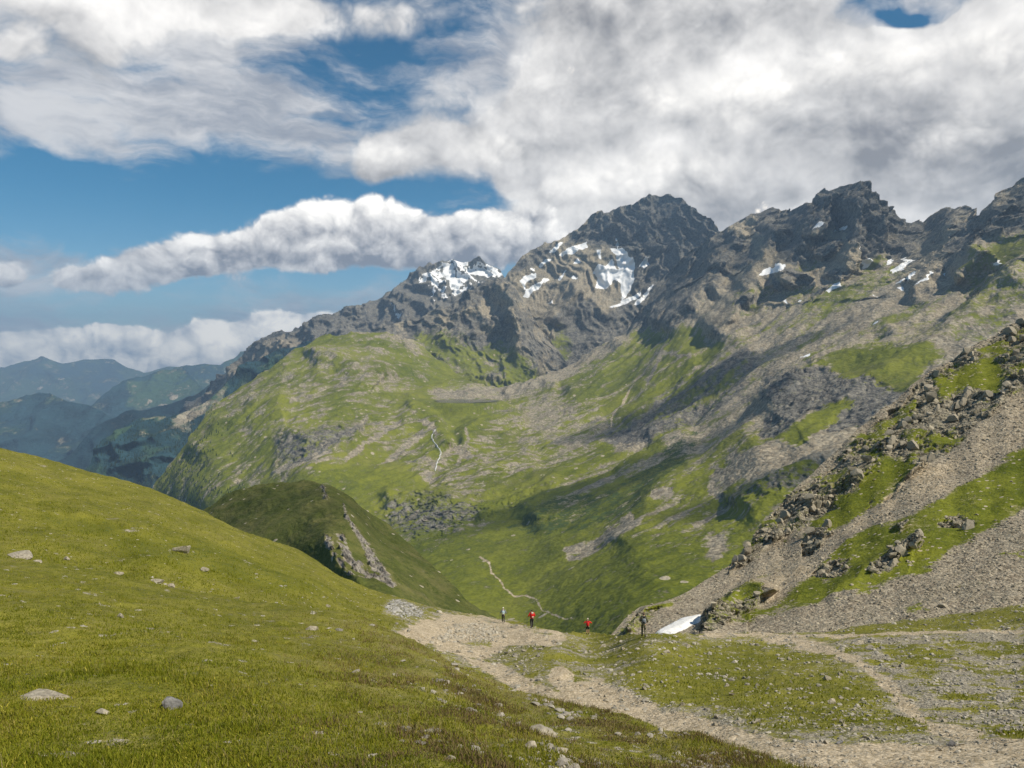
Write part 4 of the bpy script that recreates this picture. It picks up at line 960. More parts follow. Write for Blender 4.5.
B(N, 944, 607, 12, 5, 'pale flat rock at the foot of the brown scree slope', seed=4)
B(N, 745, 556, 14, 17, 'white block at the lower end of the boulder ridge', seed=5, sink=.2)
B(N, 733, 562, 8, 10, 'pale small block beside the white block on the boulder ridge', seed=3, sink=.2)
rr = np.random.default_rng(21)
P_, Y_, i_, j_ = pick(S, 150, wt * (S.py > 640), 31, 760)
for k in range(150):
    pp = PR[id(S)][i_[k], j_[k]]; w_ = rr.uniform(4, 9)
    B(S, pp[0], pp[1], w_, w_ * rr.uniform(.4, .6), 'small pale stone lying loose on the turf and gravel of the pass', 'loose stones on the pass', seed=int(k), name='stone')
P_, Y_, i_, j_ = pick(N, 60, sstep(.6, .9, gN['rock']) * (1 - sstep(.3, .6, gN['grass'])), 32, 600)
for k in range(60):
    pp = PR[id(N)][i_[k], j_[k]]; w_ = rr.uniform(8, 17)
    B(N, pp[0], pp[1], w_, w_ * rr.uniform(.6, .9), 'craggy pale boulder on the rocky ridge right of the pass', 'boulders on the rocky ridge', seed=int(k), sink=.2)

# --- snow patch under the scree
m_snow, t = new_mat('old_snow'); Pn = t.n('ShaderNodeNewGeometry').outputs['Position']
bpn = t.n('ShaderNodeBump'); bpn.inputs['Strength'].default_value = .4; bpn.inputs['Distance'].default_value = .08; nn_ = t.noise(Pn, 3, 5, .6); t.put(bpn.inputs['Height'], nn_)
finish(m_snow, t, t.mix(t.ramp(nn_, .35, .7), (.68, .67, .64), (.86, .86, .86)), .7, bpn.outputs[0], .3)
out = [(654, 634), (660, 629), (670, 624), (680, 619), (690, 616), (702, 615), (700, 620), (692, 626), (682, 631), (672, 635), (660, 637)]
ol = smooth_line(out + [out[0]])
pr = PR[id(N)]; sdp = poly_sd(pr[..., 0], pr[..., 1], [(float(x), float(y)) for x, y in ol]) + fbm(N.P / 1.2, 3) * 1.6
inn = sdp > -1.2
vid = -np.ones(inn.shape, int); vid[inn] = np.arange(inn.sum())
c4 = inn[1:, :-1] & inn[1:, 1:] & inn[:-1, 1:] & inn[:-1, :-1]
fq = np.stack([vid[1:, :-1][c4], vid[1:, 1:][c4], vid[:-1, 1:][c4], vid[:-1, :-1][c4]], -1)
base_ = N.P.copy()
for _ in range(14):
    sm = base_.copy(); sm[1:-1, 1:-1] = (base_[:-2, 1:-1] + base_[2:, 1:-1] + base_[1:-1, :-2] + base_[1:-1, 2:]) / 4; base_ = sm
q = np.where((sdp > 2)[..., None], np.maximum(base_, N.P - [[[0, 0, 9]]]), N.P)
lift_ = -.12 + .55 * sstep(-1.2, 4, sdp)
q = base_.copy(); q[..., 2] += lift_
o = raw_mesh('snow_patch', q[inn], fq, m_snow, smooth=True, nv=4); tag(o, 'small white snow patch at the foot of the grey scree', 'snow patch')

# --- waterfall and brook on the plateau edge
m_water, t = new_mat('white_water'); Pn = t.n('ShaderNodeNewGeometry').outputs['Position']
finish(m_water, t, t.mix(t.noise(Pn, .15, 4), (.35, .36, .34), (.75, .76, .76)), .5)
VP = V.proj()
def v_at(px, py):
    j = int(np.argmin(np.abs(V.px[0] - px))); i = int(np.argmin(np.abs(VP[:, j, 1] - py))); return V.P[i, j].copy()
def ribbon(name, line, wpx, mat, lift=2.0):
    L = np.array(smooth_line(line)); C_ = np.array([v_at(*p) for p in L]); w_ = wpx / F * C_[:, 1] / 2
    rows = []
    for sx, dz in ((-1.3, -4), (-1, 0), (0, .8), (1, 0), (1.3, -4)):
        q = C_.copy(); q[:, 0] += sx * w_; q[:, 2] += lift + dz; q[:, 1] -= lift * 2; rows.append(q)
    o = grid_mesh(name, np.array(rows), mat=mat); return o
ribbon('waterfall', z8([(874, 347), (866, 360), (868, 374), (880, 388), (886, 402), (880, 420), (873, 444)]), .9, m_water, 1)

# --- unseen clouds added above the view to throw shade on chosen slopes
m_cl = bpy.data.materials.new('shade_cloud_vapour'); m_cl.use_nodes = True; m_cl.node_tree.nodes.clear(); tc = NT(m_cl.node_tree)
pvc = tc.n('ShaderNodeVolumePrincipled'); pvc.inputs['Color'].default_value = (.95, .95, .95, 1); pvc.inputs['Density'].default_value = .0085; pvc.inputs['Anisotropy'].default_value = .4
oc = tc.n('ShaderNodeOutputMaterial'); m_cl.node_tree.links.new(pvc.outputs[0], oc.inputs['Volume'])
SE, SA = R(50), R(116)
SUNV = np.array([math.sin(SA) * math.cos(SE), math.cos(SA) * math.cos(SE), math.sin(SE)])
m_thin = m_cl.copy(); m_thin.node_tree.nodes['Principled Volume'].inputs['Density'].default_value = .0028
def shade_cloud(A_, B_, half, z=1500, thick=75, seed=0):
    A_ = np.array(A_); B_ = np.array(B_); c = (A_ + B_) / 2; d = B_ - A_; d[2] = 0; ln = np.linalg.norm(d) / 2 + half * .6; d /= np.linalg.norm(d)
    Vv, Ff = ico(5); n_ = np.array([-d[1], d[0], 0])
    rr_ = 1 + .55 * fbm(Vv * 1.5 + seed, 5, .6) + .25 * fbm(Vv * np.array([5, 5, 5]) + seed, 3)
    q = Vv * rr_[:, None]
    q = q[:, :1] * d * ln + q[:, 1:2] * n_ * half + q[:, 2:] * np.array([0, 0, 1]) * thick
    o_ = raw_mesh('shade_cloud', q, Ff, m_thin if z > 1800 or z == 1350 else m_cl, smooth=True); o_.location = c + SUNV * (z - c[2]) / SUNV[2]; o_['kind'] = 'stuff'
    return o_
shade_cloud(v_at(520, 522), v_at(680, 445), 95, seed=1)
shade_cloud(v_at(625, 430), v_at(765, 355), 110, seed=5)
shade_cloud(place(545, 385, 3700), place(600, 372, 3700), 170, z=2150, seed=9)
shade_cloud(place(630, 225, 4750), place(715, 225, 4600), 330, z=2800, seed=12)
shade_cloud(v_at(735, 245), v_at(900, 235), 260, z=2250, seed=15)
shade_cloud(v_at(800, 480), v_at(720, 500), 40, seed=17)
kp = place(265, 515, 300); shade_cloud(kp - [45, 0, 0], kp + [40, 5, 0], 45, z=1350, seed=19)
shade_cloud(place(90, 440, 5500), place(200, 400, 5500), 700, z=3300, seed=23)
# --- far forest: one mass of conifers
m_fir, t = new_mat('conifer'); Pn = t.n('ShaderNodeNewGeometry').outputs['Position']
finish(m_fir, t, t.mix(t.noise(Pn, .05, 3), (.012, .026, .012), (.035, .055, .022)), .95)
rf_ = np.random.default_rng(8); Vs, Fs = [], []; off = 0
def firs(P, Hm):
    global off
    for p in P:
        h = Hm * rf_.uniform(.6, 1.15); r_ = h * .2; a0 = rf_.random() * 6
        for (z0, z1_, rr_) in ((.08, .6, 1.0), (.4, 1.0, .62)):
            vs = [(p[0] + r_ * rr_ * math.cos(a0 + q) * rf_.uniform(.8, 1.2), p[1] + r_ * rr_ * math.sin(a0 + q) * rf_.uniform(.8, 1.2), p[2] + h * z0) for q in np.linspace(0, 2 * math.pi, 6)[:-1]]
            vs.append((p[0], p[1], p[2] + h * z1_)); Vs.extend(vs)
            Fs.extend([(off + k, off + (k + 1) % 5, off + 5) for k in range(5)]); off += 6
fs = FOREST; w_ = np.clip(fs.g['forest'] - .2, 0, 1) * (fs.px > 60) * (fs.px < 300) * (fs.py < 500)
w_ = (w_ / w_.sum()).reshape(-1); k = rf_.choice(w_.size, 3200, p=w_); firs(fs.P.reshape(-1, 3)[k] - [0, 0, 2], 15)
w_ = sstep(250, 160, V.px - (V.py - 440) * .2) * sstep(395, 420, V.py) * (V.py < 520) * sstep(0, .25, fbm(V.P / 160 + 8, 3) + .12); w_ = (w_ / w_.sum()).reshape(-1)
k = rf_.choice(w_.size, 900, p=w_); firs(V.P.reshape(-1, 3)[k] - [0, 0, 2], 11)
o = raw_mesh('forest', np.array(Vs), np.array(Fs), m_fir); o['kind'] = 'stuff'

# --- grass blades
m_grass, t = new_mat('grass_blades'); at = t.n('ShaderNodeAttribute', attribute_name='tint')
bs = t.n('ShaderNodeBsdfPrincipled'); t.put(bs.inputs['Base Color'], at.outputs['Color']); bs.inputs['Roughness'].default_value = .7; bs.inputs['Specular IOR Level'].default_value = .2
tr = t.n('ShaderNodeBsdfTranslucent'); t.put(tr.inputs[0], at.outputs['Color'])
mx = t.n('ShaderNodeMixShader'); mx.inputs[0].default_value = .3; m_grass.node_tree.links.new(bs.outputs[0], mx.inputs[1]); m_grass.node_tree.links.new(tr.outputs[0], mx.inputs[2])
oo = t.n('ShaderNodeOutputMaterial'); m_grass.node_tree.links.new(mx.outputs[0], oo.inputs[0])
def blades(name, sh, n, weight, seed, hgt, wid, cols, per=3, ymax=790, spread=.05):
    r = np.random.default_rng(seed)
    P, Y, i, j = pick(sh, n, weight, seed, ymax)
    P = np.repeat(P, per, 0); n = len(P); ii = np.repeat(i, per); jj = np.repeat(j, per)
    P = P + np.stack([r.normal(0, spread, n), r.normal(0, spread, n), np.full(n, -.01)], -1)
    clump = fbm(P / 1.6, 3); h = r.uniform(hgt[0], hgt[1], n) * (1 + 1.3 * clump); w = r.uniform(wid[0], wid[1], n)
    a = r.random(n) * 6.283; lean = r.uniform(.15, .8, n); b = r.random(n) * 6.283
    dx, dy = np.cos(a) * w, np.sin(a) * w; lx, ly = np.cos(b) * lean * h, np.sin(b) * lean * h
    z = np.zeros(n)
    v = np.stack([P + np.stack([-dx, -dy, z], -1), P + np.stack([dx, dy, z], -1), P + np.stack([dx * .7 + lx * .4, dy * .7 + ly * .4, h * .6], -1), P + np.stack([-dx * .7 + lx * .4, -dy * .7 + ly * .4, h * .6], -1), P + np.stack([lx, ly, h], -1)], 1)
    base = np.arange(n)[:, None] * 5
    f = np.concatenate([base + np.array([[0, 1, 2]]), base + np.array([[0, 2, 3]]), base + np.array([[3, 2, 4]])], 0)
    q = np.clip(r.random(n) * .6 + .5 * (fbm(P / 2.6 + 7, 3) + .35) + .15 * sh.g['dry'][ii, jj], 0, .999)
    c = np.array(cols); x = q * (len(c) - 1); k = x.astype(int); fr = (x - k)[:, None]
    cc_ = c[k] * (1 - fr) + c[np.minimum(k + 1, len(c) - 1)] * fr
    o = raw_mesh(name, v.reshape(-1, 3), f, m_grass, attr=np.repeat(cc_, 5, 0)); o['kind'] = 'stuff'
    return o
gcols = [(.085, .105, .006), (.145, .17, .008), (.205, .22, .012), (.28, .265, .025), (.34, .28, .07)]
blades('grass', Fg, 62000, .25 + Fg.g['grass'], 41, (.025, .07), (.004, .009), gcols, 3)
blades('grass', S, 36000, np.clip(S.g['grass'] - .5, 0, 1) * (1 - S.g['dirt']) * (1 - sadw * .6) * (S.py < 740), 42, (.06, .14), (.012, .026), gcols[1:4] , 2, 780, .15)
blades('dry_grass', Fg, 2600, sstep(150, 420, Fg.px) + .15, 43, (.09, .18), (.002, .004), [(.24, .2, .07), (.36, .3, .13)], 2)
blades('dry_grass', Fg, 9000, sstep(260, 480, Fg.px) * sstep(-.12, .22, fbm(Fg.P / 1.3 + 4, 4)), 46, (.04, .10), (.004, .008), [(.10, .07, .035), (.19, .13, .06), (.26, .2, .09)], 3)
blades('wildflowers', Fg, 900, sstep(520, 200, Fg.px), 44, (.04, .07), (.006, .011), [(.50, .42, .05), (.62, .54, .12)], 1)
# ================================================================== hikers
def simple(name, color, rough=.8, bump=0):
    m, t = new_mat(name); P_ = t.n('ShaderNodeTexCoord').outputs['Object']
    n_ = t.noise(P_, 14, 4, .6)
    c = t.mix(n_, tuple(k * .75 for k in color), tuple(min(1, k * 1.2) for k in color))
    b = t.n('ShaderNodeBump'); b.inputs['Strength'].default_value = .4; b.inputs['Distance'].default_value = .02; t.put(b.inputs['Height'], n_)
    return finish(m, t, c, rough, b.outputs[0], .2)
m_skin = simple('skin', (.55, .33, .23), .6)
def skin(name, chains, mat, parent, sub=2):
    """chains: lists of (point, radius); joints shared by equal points grow together"""
    verts, rad, edges, idx = [], [], [], {}
    for ch in chains:
        prev = None
        for p, r in ch:
            k = tuple(round(c, 4) for c in p)
            if k not in idx: idx[k] = len(verts); verts.append(k); rad.append(r)
            if prev is not None and prev != idx[k]: edges.append((prev, idx[k]))
            prev = idx[k]
    me = bpy.data.meshes.new(name); me.from_pydata(verts, edges, [])
    o = bpy.data.objects.new(name, me); col.objects.link(o)
    o.modifiers.new('s', 'SKIN'); sv = me.skin_vertices[0].data
    for k, r in enumerate(rad): sv[k].radius = (r, r) if not isinstance(r, tuple) else r
    seen = set(); adj = {}
    for a, b in edges: adj.setdefault(a, []).append(b); adj.setdefault(b, []).append(a)
    for k in range(len(verts)):
        if k in seen: continue
        sv[k].use_root = True; st = [k]
        while st:
            q = st.pop()
            if q in seen: continue
            seen.add(q); st += adj.get(q, [])
    sb = o.modifiers.new('d', 'SUBSURF'); sb.levels = sub; sb.render_levels = sub
    bpy.context.view_layer.update()
    dg = bpy.context.evaluated_depsgraph_get()
    nm = bpy.data.meshes.new_from_object(o.evaluated_get(dg)); nm.name = name
    for p in nm.polygons: p.use_smooth = True
    nm.materials.clear(); nm.materials.append(mat)
    o.modifiers.clear(); o.data = nm; o.parent = parent
    return o
def lerp(a, b, t): return tuple(a[k] + (b[k] - a[k]) * t for k in range(3))
def hiker(px, py, hpx, sheet, label, top, bottom, shorts, hat, pack, pose, packlabel, poles, turn=0, polelabel=None):
    g = sheet.at(px, py); g = np.array(g)
    H = 1.75; sc = 1.0
    root = bpy.data.objects.new('person', None); col.objects.link(root); root.location = g; root.rotation_euler = (0, 0, turn)
    tag(root, label, 'person', 'hikers on the pass')
    L, A = pose['legs'], pose['arms']
    pel = (0, 0, .95); wst = (0, .01, 1.10); chs = (0, .03, 1.32); nk0 = (0, .04, 1.47); nk = (0, .055, 1.53); hd = (0, .075, 1.62); tp = (0, .07, 1.70)
    chains = [[(pel, (.15, .11)), (wst, (.13, .10)), (chs, (.16, .115)), (nk0, .075), (nk, .056), ((0, .07, 1.575), .072), (hd, (.076, .092)), (tp, .062)]]
    chains.append([((0, .14, 1.60), .022), ((0, .172, 1.59), .013)])     # nose
    for sx in (-1, 1): chains.append([((sx * .072, .07, 1.62), .016), ((sx * .09, .055, 1.63), .012)])   # ears
    leg_pts, arm_pts = [], []
    for sx, (kn, an) in zip((-1, 1), L):
        hip = (sx * .095, 0, .90); knee = (sx * .10, kn[0], kn[1]); ank = (sx * .10, an[0], an[1]); toe = (sx * .115, an[0] + .17, max(.03, an[1] - .06))
        leg_pts.append((hip, knee, ank, toe))
        chains.append([(pel, (.15, .11)), (hip, .088), (lerp(hip, knee, .5), .078), (knee, .056), (lerp(knee, ank, .35), .056), (ank, .036), (toe, .035)])
    for sx, (elb, wr) in zip((-1, 1), A):
        sh = (sx * .18, .03, 1.40); e = (sx * elb[0], elb[1], elb[2]); w_ = (sx * wr[0], wr[1], wr[2])
        arm_pts.append((sh, e, w_)); d = np.array(w_) - np.array(e); d /= np.linalg.norm(d); pal = tuple(np.array(w_) + d * .06)
        chains.append([(chs, (.16, .115)), (sh, .058), (lerp(sh, e, .5), .046), (e, .038), (lerp(e, w_, .4), .036), (w_, .025), (pal, (.036, .02))])
        side = np.cross(d, (0, 0, 1)); side /= np.linalg.norm(side) + 1e-9; upv = np.cross(side, d)
        for f_, ln in zip((-.027, -.009, .009, .027), (.026, .032, .030, .022)):   # fingers curl round the pole
            b0 = np.array(pal) + side * f_ + d * .02
            chains.append([(tuple(b0), .009), (tuple(b0 + d * ln), .0085), (tuple(b0 + d * ln * 1.2 - upv * .022), .008)])
        b0 = np.array(pal) - d * .03 + side * .03
        chains.append([(tuple(b0), .011), (tuple(b0 + side * .025 - upv * .012 + d * .01), .009), (tuple(b0 + side * .03 - upv * .035 + d * .03), .008)])
    body = skin('body', chains, m_skin, root, 1)
    jk = [[((0, 0, .88), (.20, .155)), (wst, (.185, .145)), (chs, (.215, .155)), ((0, .04, 1.46), .09), (nk, .07)]]
    for sh, e, w_ in arm_pts:
        stop = w_ if pose.get('long', True) else lerp(sh, e, .75)
        ch = [(chs, (.215, .155)), (sh, .088), (lerp(sh, e, .5), .075)]
        ch += [(e, .064), (lerp(e, w_, .5), .056), (lerp(e, w_, .95), .040)] if pose.get('long', True) else [(stop, .058)]
        jk.append(ch)
    skin('jacket' if pose.get('long', True) else 'shirt', jk, top, root)
    tr_ = [[((0, 0, 1.04), (.15, .115)), (pel, (.165, .125))]]
    for hip, knee, ank, toe in leg_pts:
        ch = [(pel, (.165, .125)), (hip, .108), (lerp(hip, knee, .5), .094)]
        ch += [(lerp(hip, knee, .92), .082)] if shorts else [(knee, .076), (lerp(knee, ank, .5), .070), (lerp(knee, ank, .95), .060)]
        tr_.append(ch)
    skin('shorts' if shorts else 'trousers', tr_, bottom, root)
    for hip, knee, ank, toe in leg_pts:
        an = ank
        skin('boot', [[(lerp(an, knee, .22), .050), (an, .055), ((an[0], an[1] - .04, an[2] - .045), .045), ], [(an, .055), ((toe[0], toe[1] - .06, toe[2] + .02), .048), ((toe[0], toe[1] + .03, toe[2] + .01), .040)]], m_boot, root)
    skin('hair', [[((0, .055, 1.57), .066), ((0, .05, 1.64), (.088, .094)), ((0, .06, 1.70), .072)]], m_hair, root)
    if hat: skin('hat', [[((0, .065, 1.665), (.098, .105)), ((0, .065, 1.71), (.09, .095)), ((0, .065, 1.755), .06)], [((0, .065, 1.665), (.098, .105)), ((0, .17, 1.655), (.07, .012))], [((0, .065, 1.665), (.098, .105)), ((0, -.06, 1.65), (.07, .012))]], hat, root)
    if pack:
        pk = bpy.data.objects.new('backpack', None); col.objects.link(pk); pk.location = g; pk.rotation_euler = (0, 0, turn)
        tag(pk, packlabel, 'backpack')
        s_ = pose.get('pack', 1.0)
        skin('pack_body', [[((0, -.20, 1.02), (.12 * s_, .085)), ((0, -.215, 1.12), (.155 * s_, .11)), ((0, -.22, 1.28), (.16 * s_, .115)), ((0, -.20, 1.42), (.14 * s_, .10))]], pack[0], pk)
        skin('pack_lid', [[((-.09 * s_, -.20, 1.49), .065), ((.09 * s_, -.20, 1.49), .065)]], pack[1], pk)
        skin('pack_pocket', [[((0, -.325, 1.10), (.09 * s_, .04)), ((0, -.33, 1.22), (.09 * s_, .045))]], pack[1], pk)
        for sx in (-1, 1): skin('strap', [[((sx * .10, -.13, 1.46), .022), ((sx * .12, .0, 1.50), .024), ((sx * .12, .15, 1.40), .024), ((sx * .14, .14, 1.22), .020), ((sx * .17, -.08, 1.08), .018)]], m_strap, pk)
    for k, sx in enumerate((-1, 1)):
        if not poles[k]: continue
        sh, e, w_ = arm_pts[k]; d = np.array(w_) - np.array(e); d /= np.linalg.norm(d); hnd = np.array(w_) + d * .085
        tip = np.array([hnd[0] + sx * .10, hnd[1] + poles[k], -.02])
        u_ = (tip - hnd) / np.linalg.norm(tip - hnd)
        q = bpy.data.objects.new('trekking_pole', None); col.objects.link(q); q.location = g; q.rotation_euler = (0, 0, turn)
        tag(q, polelabel[k], 'trekking pole')
        skin('shaft', [[(tuple(hnd), .011), (tuple(hnd + (tip - hnd) * .5), .010), (tuple(tip), .006)]], m_pole, q, 1)
        skin('grip', [[(tuple(hnd - u_ * .05), .018), (tuple(hnd + u_ * .08), .016)]], m_strap, q, 1)
    # real height of the figure at its distance
    want = hpx / F * g[1] / 1.79
    for o in [x for x in bpy.data.objects if x.parent is None and tuple(round(c, 3) for c in x.location) == tuple(round(float(c), 3) for c in g)]:
        o.scale = (want,) * 3
    print('hiker', px, round(g[1], 1), 'height', round(want * 1.79, 2))
m_boot = simple('boot_leather', (.06, .045, .035)); m_hair = simple('hair', (.05, .035, .025)); m_strap = simple('strap_webbing', (.03, .03, .035)); m_pole = simple('pole_metal', (.25, .25, .27), .4)
red = simple('red_jacket', (.55, .025, .02)); red2 = simple('bright_red_shirt', (.62, .03, .03)); paleblue = simple('pale_blue_fabric', (.42, .55, .62)); grey = simple('grey_fabric', (.22, .24, .27)); white = simple('pale_fabric', (.68, .64, .56))
black = simple('black_fabric', (.025, .025, .03)); dark = simple('dark_trousers', (.05, .045, .05)); olive = simple('olive_fabric', (.13, .125, .075)); camo = simple('camouflage_trousers', (.21, .19, .12)); pink = simple('pale_skin_tone_hat', (.6, .5, .42))
brown = simple('brown_fabric', (.10, .07, .05))
# camouflage blotches
t = NT(camo.node_tree); bs = [n for n in camo.node_tree.nodes if n.type == 'BSDF_PRINCIPLED'][0]
t.put(bs.inputs['Base Color'], t.mix(t.ramp(t.noise(t.n('ShaderNodeTexCoord').outputs['Object'], 9, 2), .47, .53), (.26, .24, .16), (.09, .085, .05)))
walkA = dict(legs=(((.10, .50), (.02, .09)), ((-.02, .50), (-.26, .15))), arms=(((.30, -.02, 1.16), (.34, .20, 1.04)), ((.30, .0, 1.16), (.36, .22, 1.06))))
walkB = dict(legs=(((.03, .49), (-.20, .14)), ((.13, .51), (.10, .09))), arms=(((.32, -.04, 1.18), (.30, .18, 1.10)), ((.31, -.02, 1.15), (.28, .20, 1.08))))
hiker(503, 623, 16, S, 'hiker with a pale blue backpack, leftmost of the four on the pass', grey, dark, False, white, (paleblue, white), dict(walkA, pack=1.15), 'pale blue backpack on the leftmost hiker', (.25, -.1), .0, ('trekking pole in the left hand of the leftmost hiker', 'trekking pole in the right hand of the leftmost hiker'))
hiker(532, 628, 19.5, S, 'hiker in a dark red jacket with a cream topped pack', red, dark, False, None, (red, white), dict(walkB, pack=1.25), 'red backpack with a cream lid on the second hiker', (.2, 0), .25, ('trekking pole of the hiker in the dark red jacket', ''))
hiker(588, 634, 17, S, 'hiker in a bright red top and black shorts with elbows out', red2, black, True, pink, (red2, red), dict(legs=(((.04, .50), (-.05, .09)), ((.07, .51), (.06, .09))), arms=(((.42, -.02, 1.22), (.30, .16, 1.26)), ((.42, .0, 1.24), (.32, .18, 1.28))), pack=.9), 'small red backpack on the hiker in black shorts', (0, 0), -.1, ('', ''))
hiker(643, 637, 26, S, 'hiker in camouflage trousers and olive shirt, nearest of the four', olive, camo, False, brown, (grey, black), dict(walkA, arms=(((.26, -.06, 1.16), (.24, .14, 1.05)), ((.27, -.05, 1.15), (.25, .15, 1.02))), pack=1.0), 'grey backpack on the nearest hiker', (.3, 0), -.1, ('trekking pole of the hiker in camouflage trousers', ''))
# ================================================================== light, air, sky
SUN_EL, SUN_AZ = R(50), R(116)      # azimuth clockwise from the viewing direction
sd = Vector((math.sin(SUN_AZ) * math.cos(SUN_EL), math.cos(SUN_AZ) * math.cos(SUN_EL), math.sin(SUN_EL)))
sl = bpy.data.lights.new('sun', 'SUN'); sl.energy = 3.6; sl.angle = R(.6); sl.color = (1, .91, .76)
so = bpy.data.objects.new('sun', sl); so.rotation_euler = sd.to_track_quat('Z', 'Y').to_euler(); col.objects.link(so)
w = bpy.data.worlds.new('World'); scene.world = w; w.use_nodes = True
w.node_tree.nodes.clear(); t = NT(w.node_tree)
sky = t.n('ShaderNodeTexSky', sky_type='NISHITA', sun_disc=False, sun_elevation=SUN_EL, sun_rotation=SUN_AZ, altitude=2300, dust_density=.6, ozone_density=2.0)
D = t.n('ShaderNodeTexCoord').outputs['Generated']
sx = t.n('ShaderNodeSeparateXYZ'); t.put(sx.inputs[0], D)
az = t.m('MULTIPLY', t.m('ARCTAN2', sx.outputs[0], sx.outputs[1]), 180 / math.pi)
el = t.m('MULTIPLY', t.m('ARCSINE', sx.outputs[2]), 180 / math.pi)
cx = t.n('ShaderNodeCombineXYZ'); t.put(cx.inputs[0], az); t.put(cx.inputs[1], el); E = cx.outputs[0]
def ae(px, py):
    p = place(px, py, 1.0); x, y, z = [float(k) for k in p]
    return math.degrees(math.atan2(x, y)), math.degrees(math.asin(z / math.sqrt(x * x + y * y + z * z)))
def field(base, blobs, vec):
    """sum of soft lobes: (px, py, half width px, half height px, amount)"""
    acc = base
    for (px, py, rx, ry, am) in blobs:
        a0, e0 = ae(px, py)
        ax = 1 / max(.2, abs(ae(px + rx, py)[0] - ae(px - rx, py)[0]) / 2); ey = 1 / max(.2, abs(ae(px, py - ry)[1] - ae(px, py + ry)[1]) / 2)
        dv = t.vm('MULTIPLY', t.vm('SUBTRACT', vec, (a0, e0, 0)), (ax, ey, 0))
        g = t.m('POWER', math.e, t.m('MULTIPLY', t.vm('DOT_PRODUCT', dv, dv), -1.0))
        acc = t.m('MULTIPLY_ADD', g, am, acc)
    return acc
def tnoise(vec, scale, detail, rough, dist=0):
    return t.noise(vec, scale, detail, rough, dist)
wrp = t.n('ShaderNodeTexNoise'); t.put(wrp.inputs['Vector'], D); wrp.inputs['Scale'].default_value = 9; wrp.inputs['Detail'].default_value = 4
Wc = t.vm('SUBTRACT', wrp.outputs['Color'], (.5, .5, .5))
Ew = t.vm('ADD', E, t.vm('MULTIPLY', Wc, (11, 7, 0)))
Es = t.vm('ADD', E, t.vm('MULTIPLY', Wc, (5, 3, 0)))
def billow(q, sc, n=5):
    acc = 0.0; a = 1.0
    for k in range(n):
        v = t.m('ABSOLUTE', t.m('MULTIPLY_ADD', t.noise(t.vm('ADD', q, (k * 1.7, k * .9, 0)), sc, 0, .5), 2.0, -1.0))
        acc = t.m('MULTIPLY_ADD', v, a, acc); a *= .55; sc *= 2.15
    return acc                                                    # about 0 .. 1, mean .45
# --- high veil: drawn-out streaks
Qv = t.vm('ADD', t.vm('MULTIPLY', D, (1, 1, 3.4)), t.vm('MULTIPLY', Wc, (.12, .12, .2)))
veil_n = t.m('ADD', t.m('MULTIPLY', tnoise(Qv, 5, 9, .60, .3), .8), t.m('MULTIPLY', tnoise(Qv, 21, 6, .65), .2))
veil_c = field(-.04, [(120, 20, 330, 60, .30), (60, 110, 200, 60, .26), (250, 120, 130, 44, .26), (170, 215, 200, 46, -.30), (390, 60, 110, 46, -.30), (460, 25, 60, 20, -.12), (700, 60, 300, 160, .4), (520, 100, 110, 60, .26), (430, 195, 130, 18, -.24), (40, 262, 150, 26, .34), (250, 300, 190, 18, .13), (905, 12, 40, 14, -.5), (100, 345, 400, 40, .3)], Ew)
veil = t.ramp(t.m('ADD', t.m('MULTIPLY_ADD', t.m('SUBTRACT', veil_n, .5), 1.7, .5), veil_c), .44, .84, 0, .92)
vcol = t.mix(t.ramp(tnoise(Qv, 9, 6, .6), .3, .7), (.24, .255, .29), (.54, .53, .525))
# --- big soft masses
Qm = t.vm('ADD', t.vm('MULTIPLY', D, (1, 1, 1.25)), t.vm('MULTIPLY', Wc, (.05, .05, .05)))
def mass_noise(q): return t.m('ADD', t.m('MULTIPLY', tnoise(q, 6, 9, .56, 0), .85), t.m('MULTIPLY', billow(q, 10, 4), .17))
mass_n = mass_noise(Qm)
mass_c = field(-.30, [(60, 0, 260, 46, .50), (250, 0, 150, 26, .25), (10, 50, 110, 26, .3), (760, 90, 300, 110, .6), (620, 190, 110, 60, .5), (900, 160, 260, 90, .5), (560, 205, 60, 36, .3), (600, 20, 160, 60, .36), (500, 150, 90, 24, .34), (375, 168, 50, 20, .46), (440, 150, 60, 14, .26), (905, 10, 46, 15, -.95), (525, 100, 90, 30, .14), (1100, 60, 160, 120, .5), (700, 240, 160, 40, .3), (300, 60, 120, 30, -.12), (450, 55, 60, 30, -.25), (440, 205, 80, 12, -.3)], Es)
mass = t.ramp(t.m('ADD', mass_n, mass_c), .34, .58)
mlit = t.m('SUBTRACT', mass_n, mass_noise(t.vm('ADD', Qm, (.012, .0, .026))))
mb = field(.44, [(735, 86, 40, 34, .50), (590, 185, 70, 34, .34), (690, 165, 70, 34, .26), (560, 215, 50, 30, .2), (640, 235, 90, 24, .12), (1000, 60, 50, 50, .26), (890, 55, 60, 30, .28), (850, 130, 110, 40, -.22), (960, 165, 100, 40, -.26), (700, 200, 56, 36, -.28), (800, 225, 50, 22, .22), (940, 215, 80, 12, .1), (600, 25, 80, 26, -.16), (950, 100, 50, 34, -.12), (640, 90, 70, 26, .10), (540, 120, 80, 30, -.06), (100, 5, 240, 34, .34), (20, 85, 160, 26, -.10), (760, 15, 200, 30, -.10), (1010, 170, 60, 26, -.10), (375, 155, 50, 14, .16), (385, 180, 60, 10, -.12), (500, 60, 90, 40, .02), (800, 60, 50, 40, .06)], Es)
mbr = t.m('ADD', mb, t.m('ADD', t.m('MULTIPLY', mlit, 1.6), t.m('MULTIPLY', t.m('SUBTRACT', tnoise(Qm, 7, 8, .56, .1), .5), .60)))
mcol = t.mix(t.ramp(mbr, .08, .92, 0, 1, False), (.20, .20, .21), (.86, .83, .79))
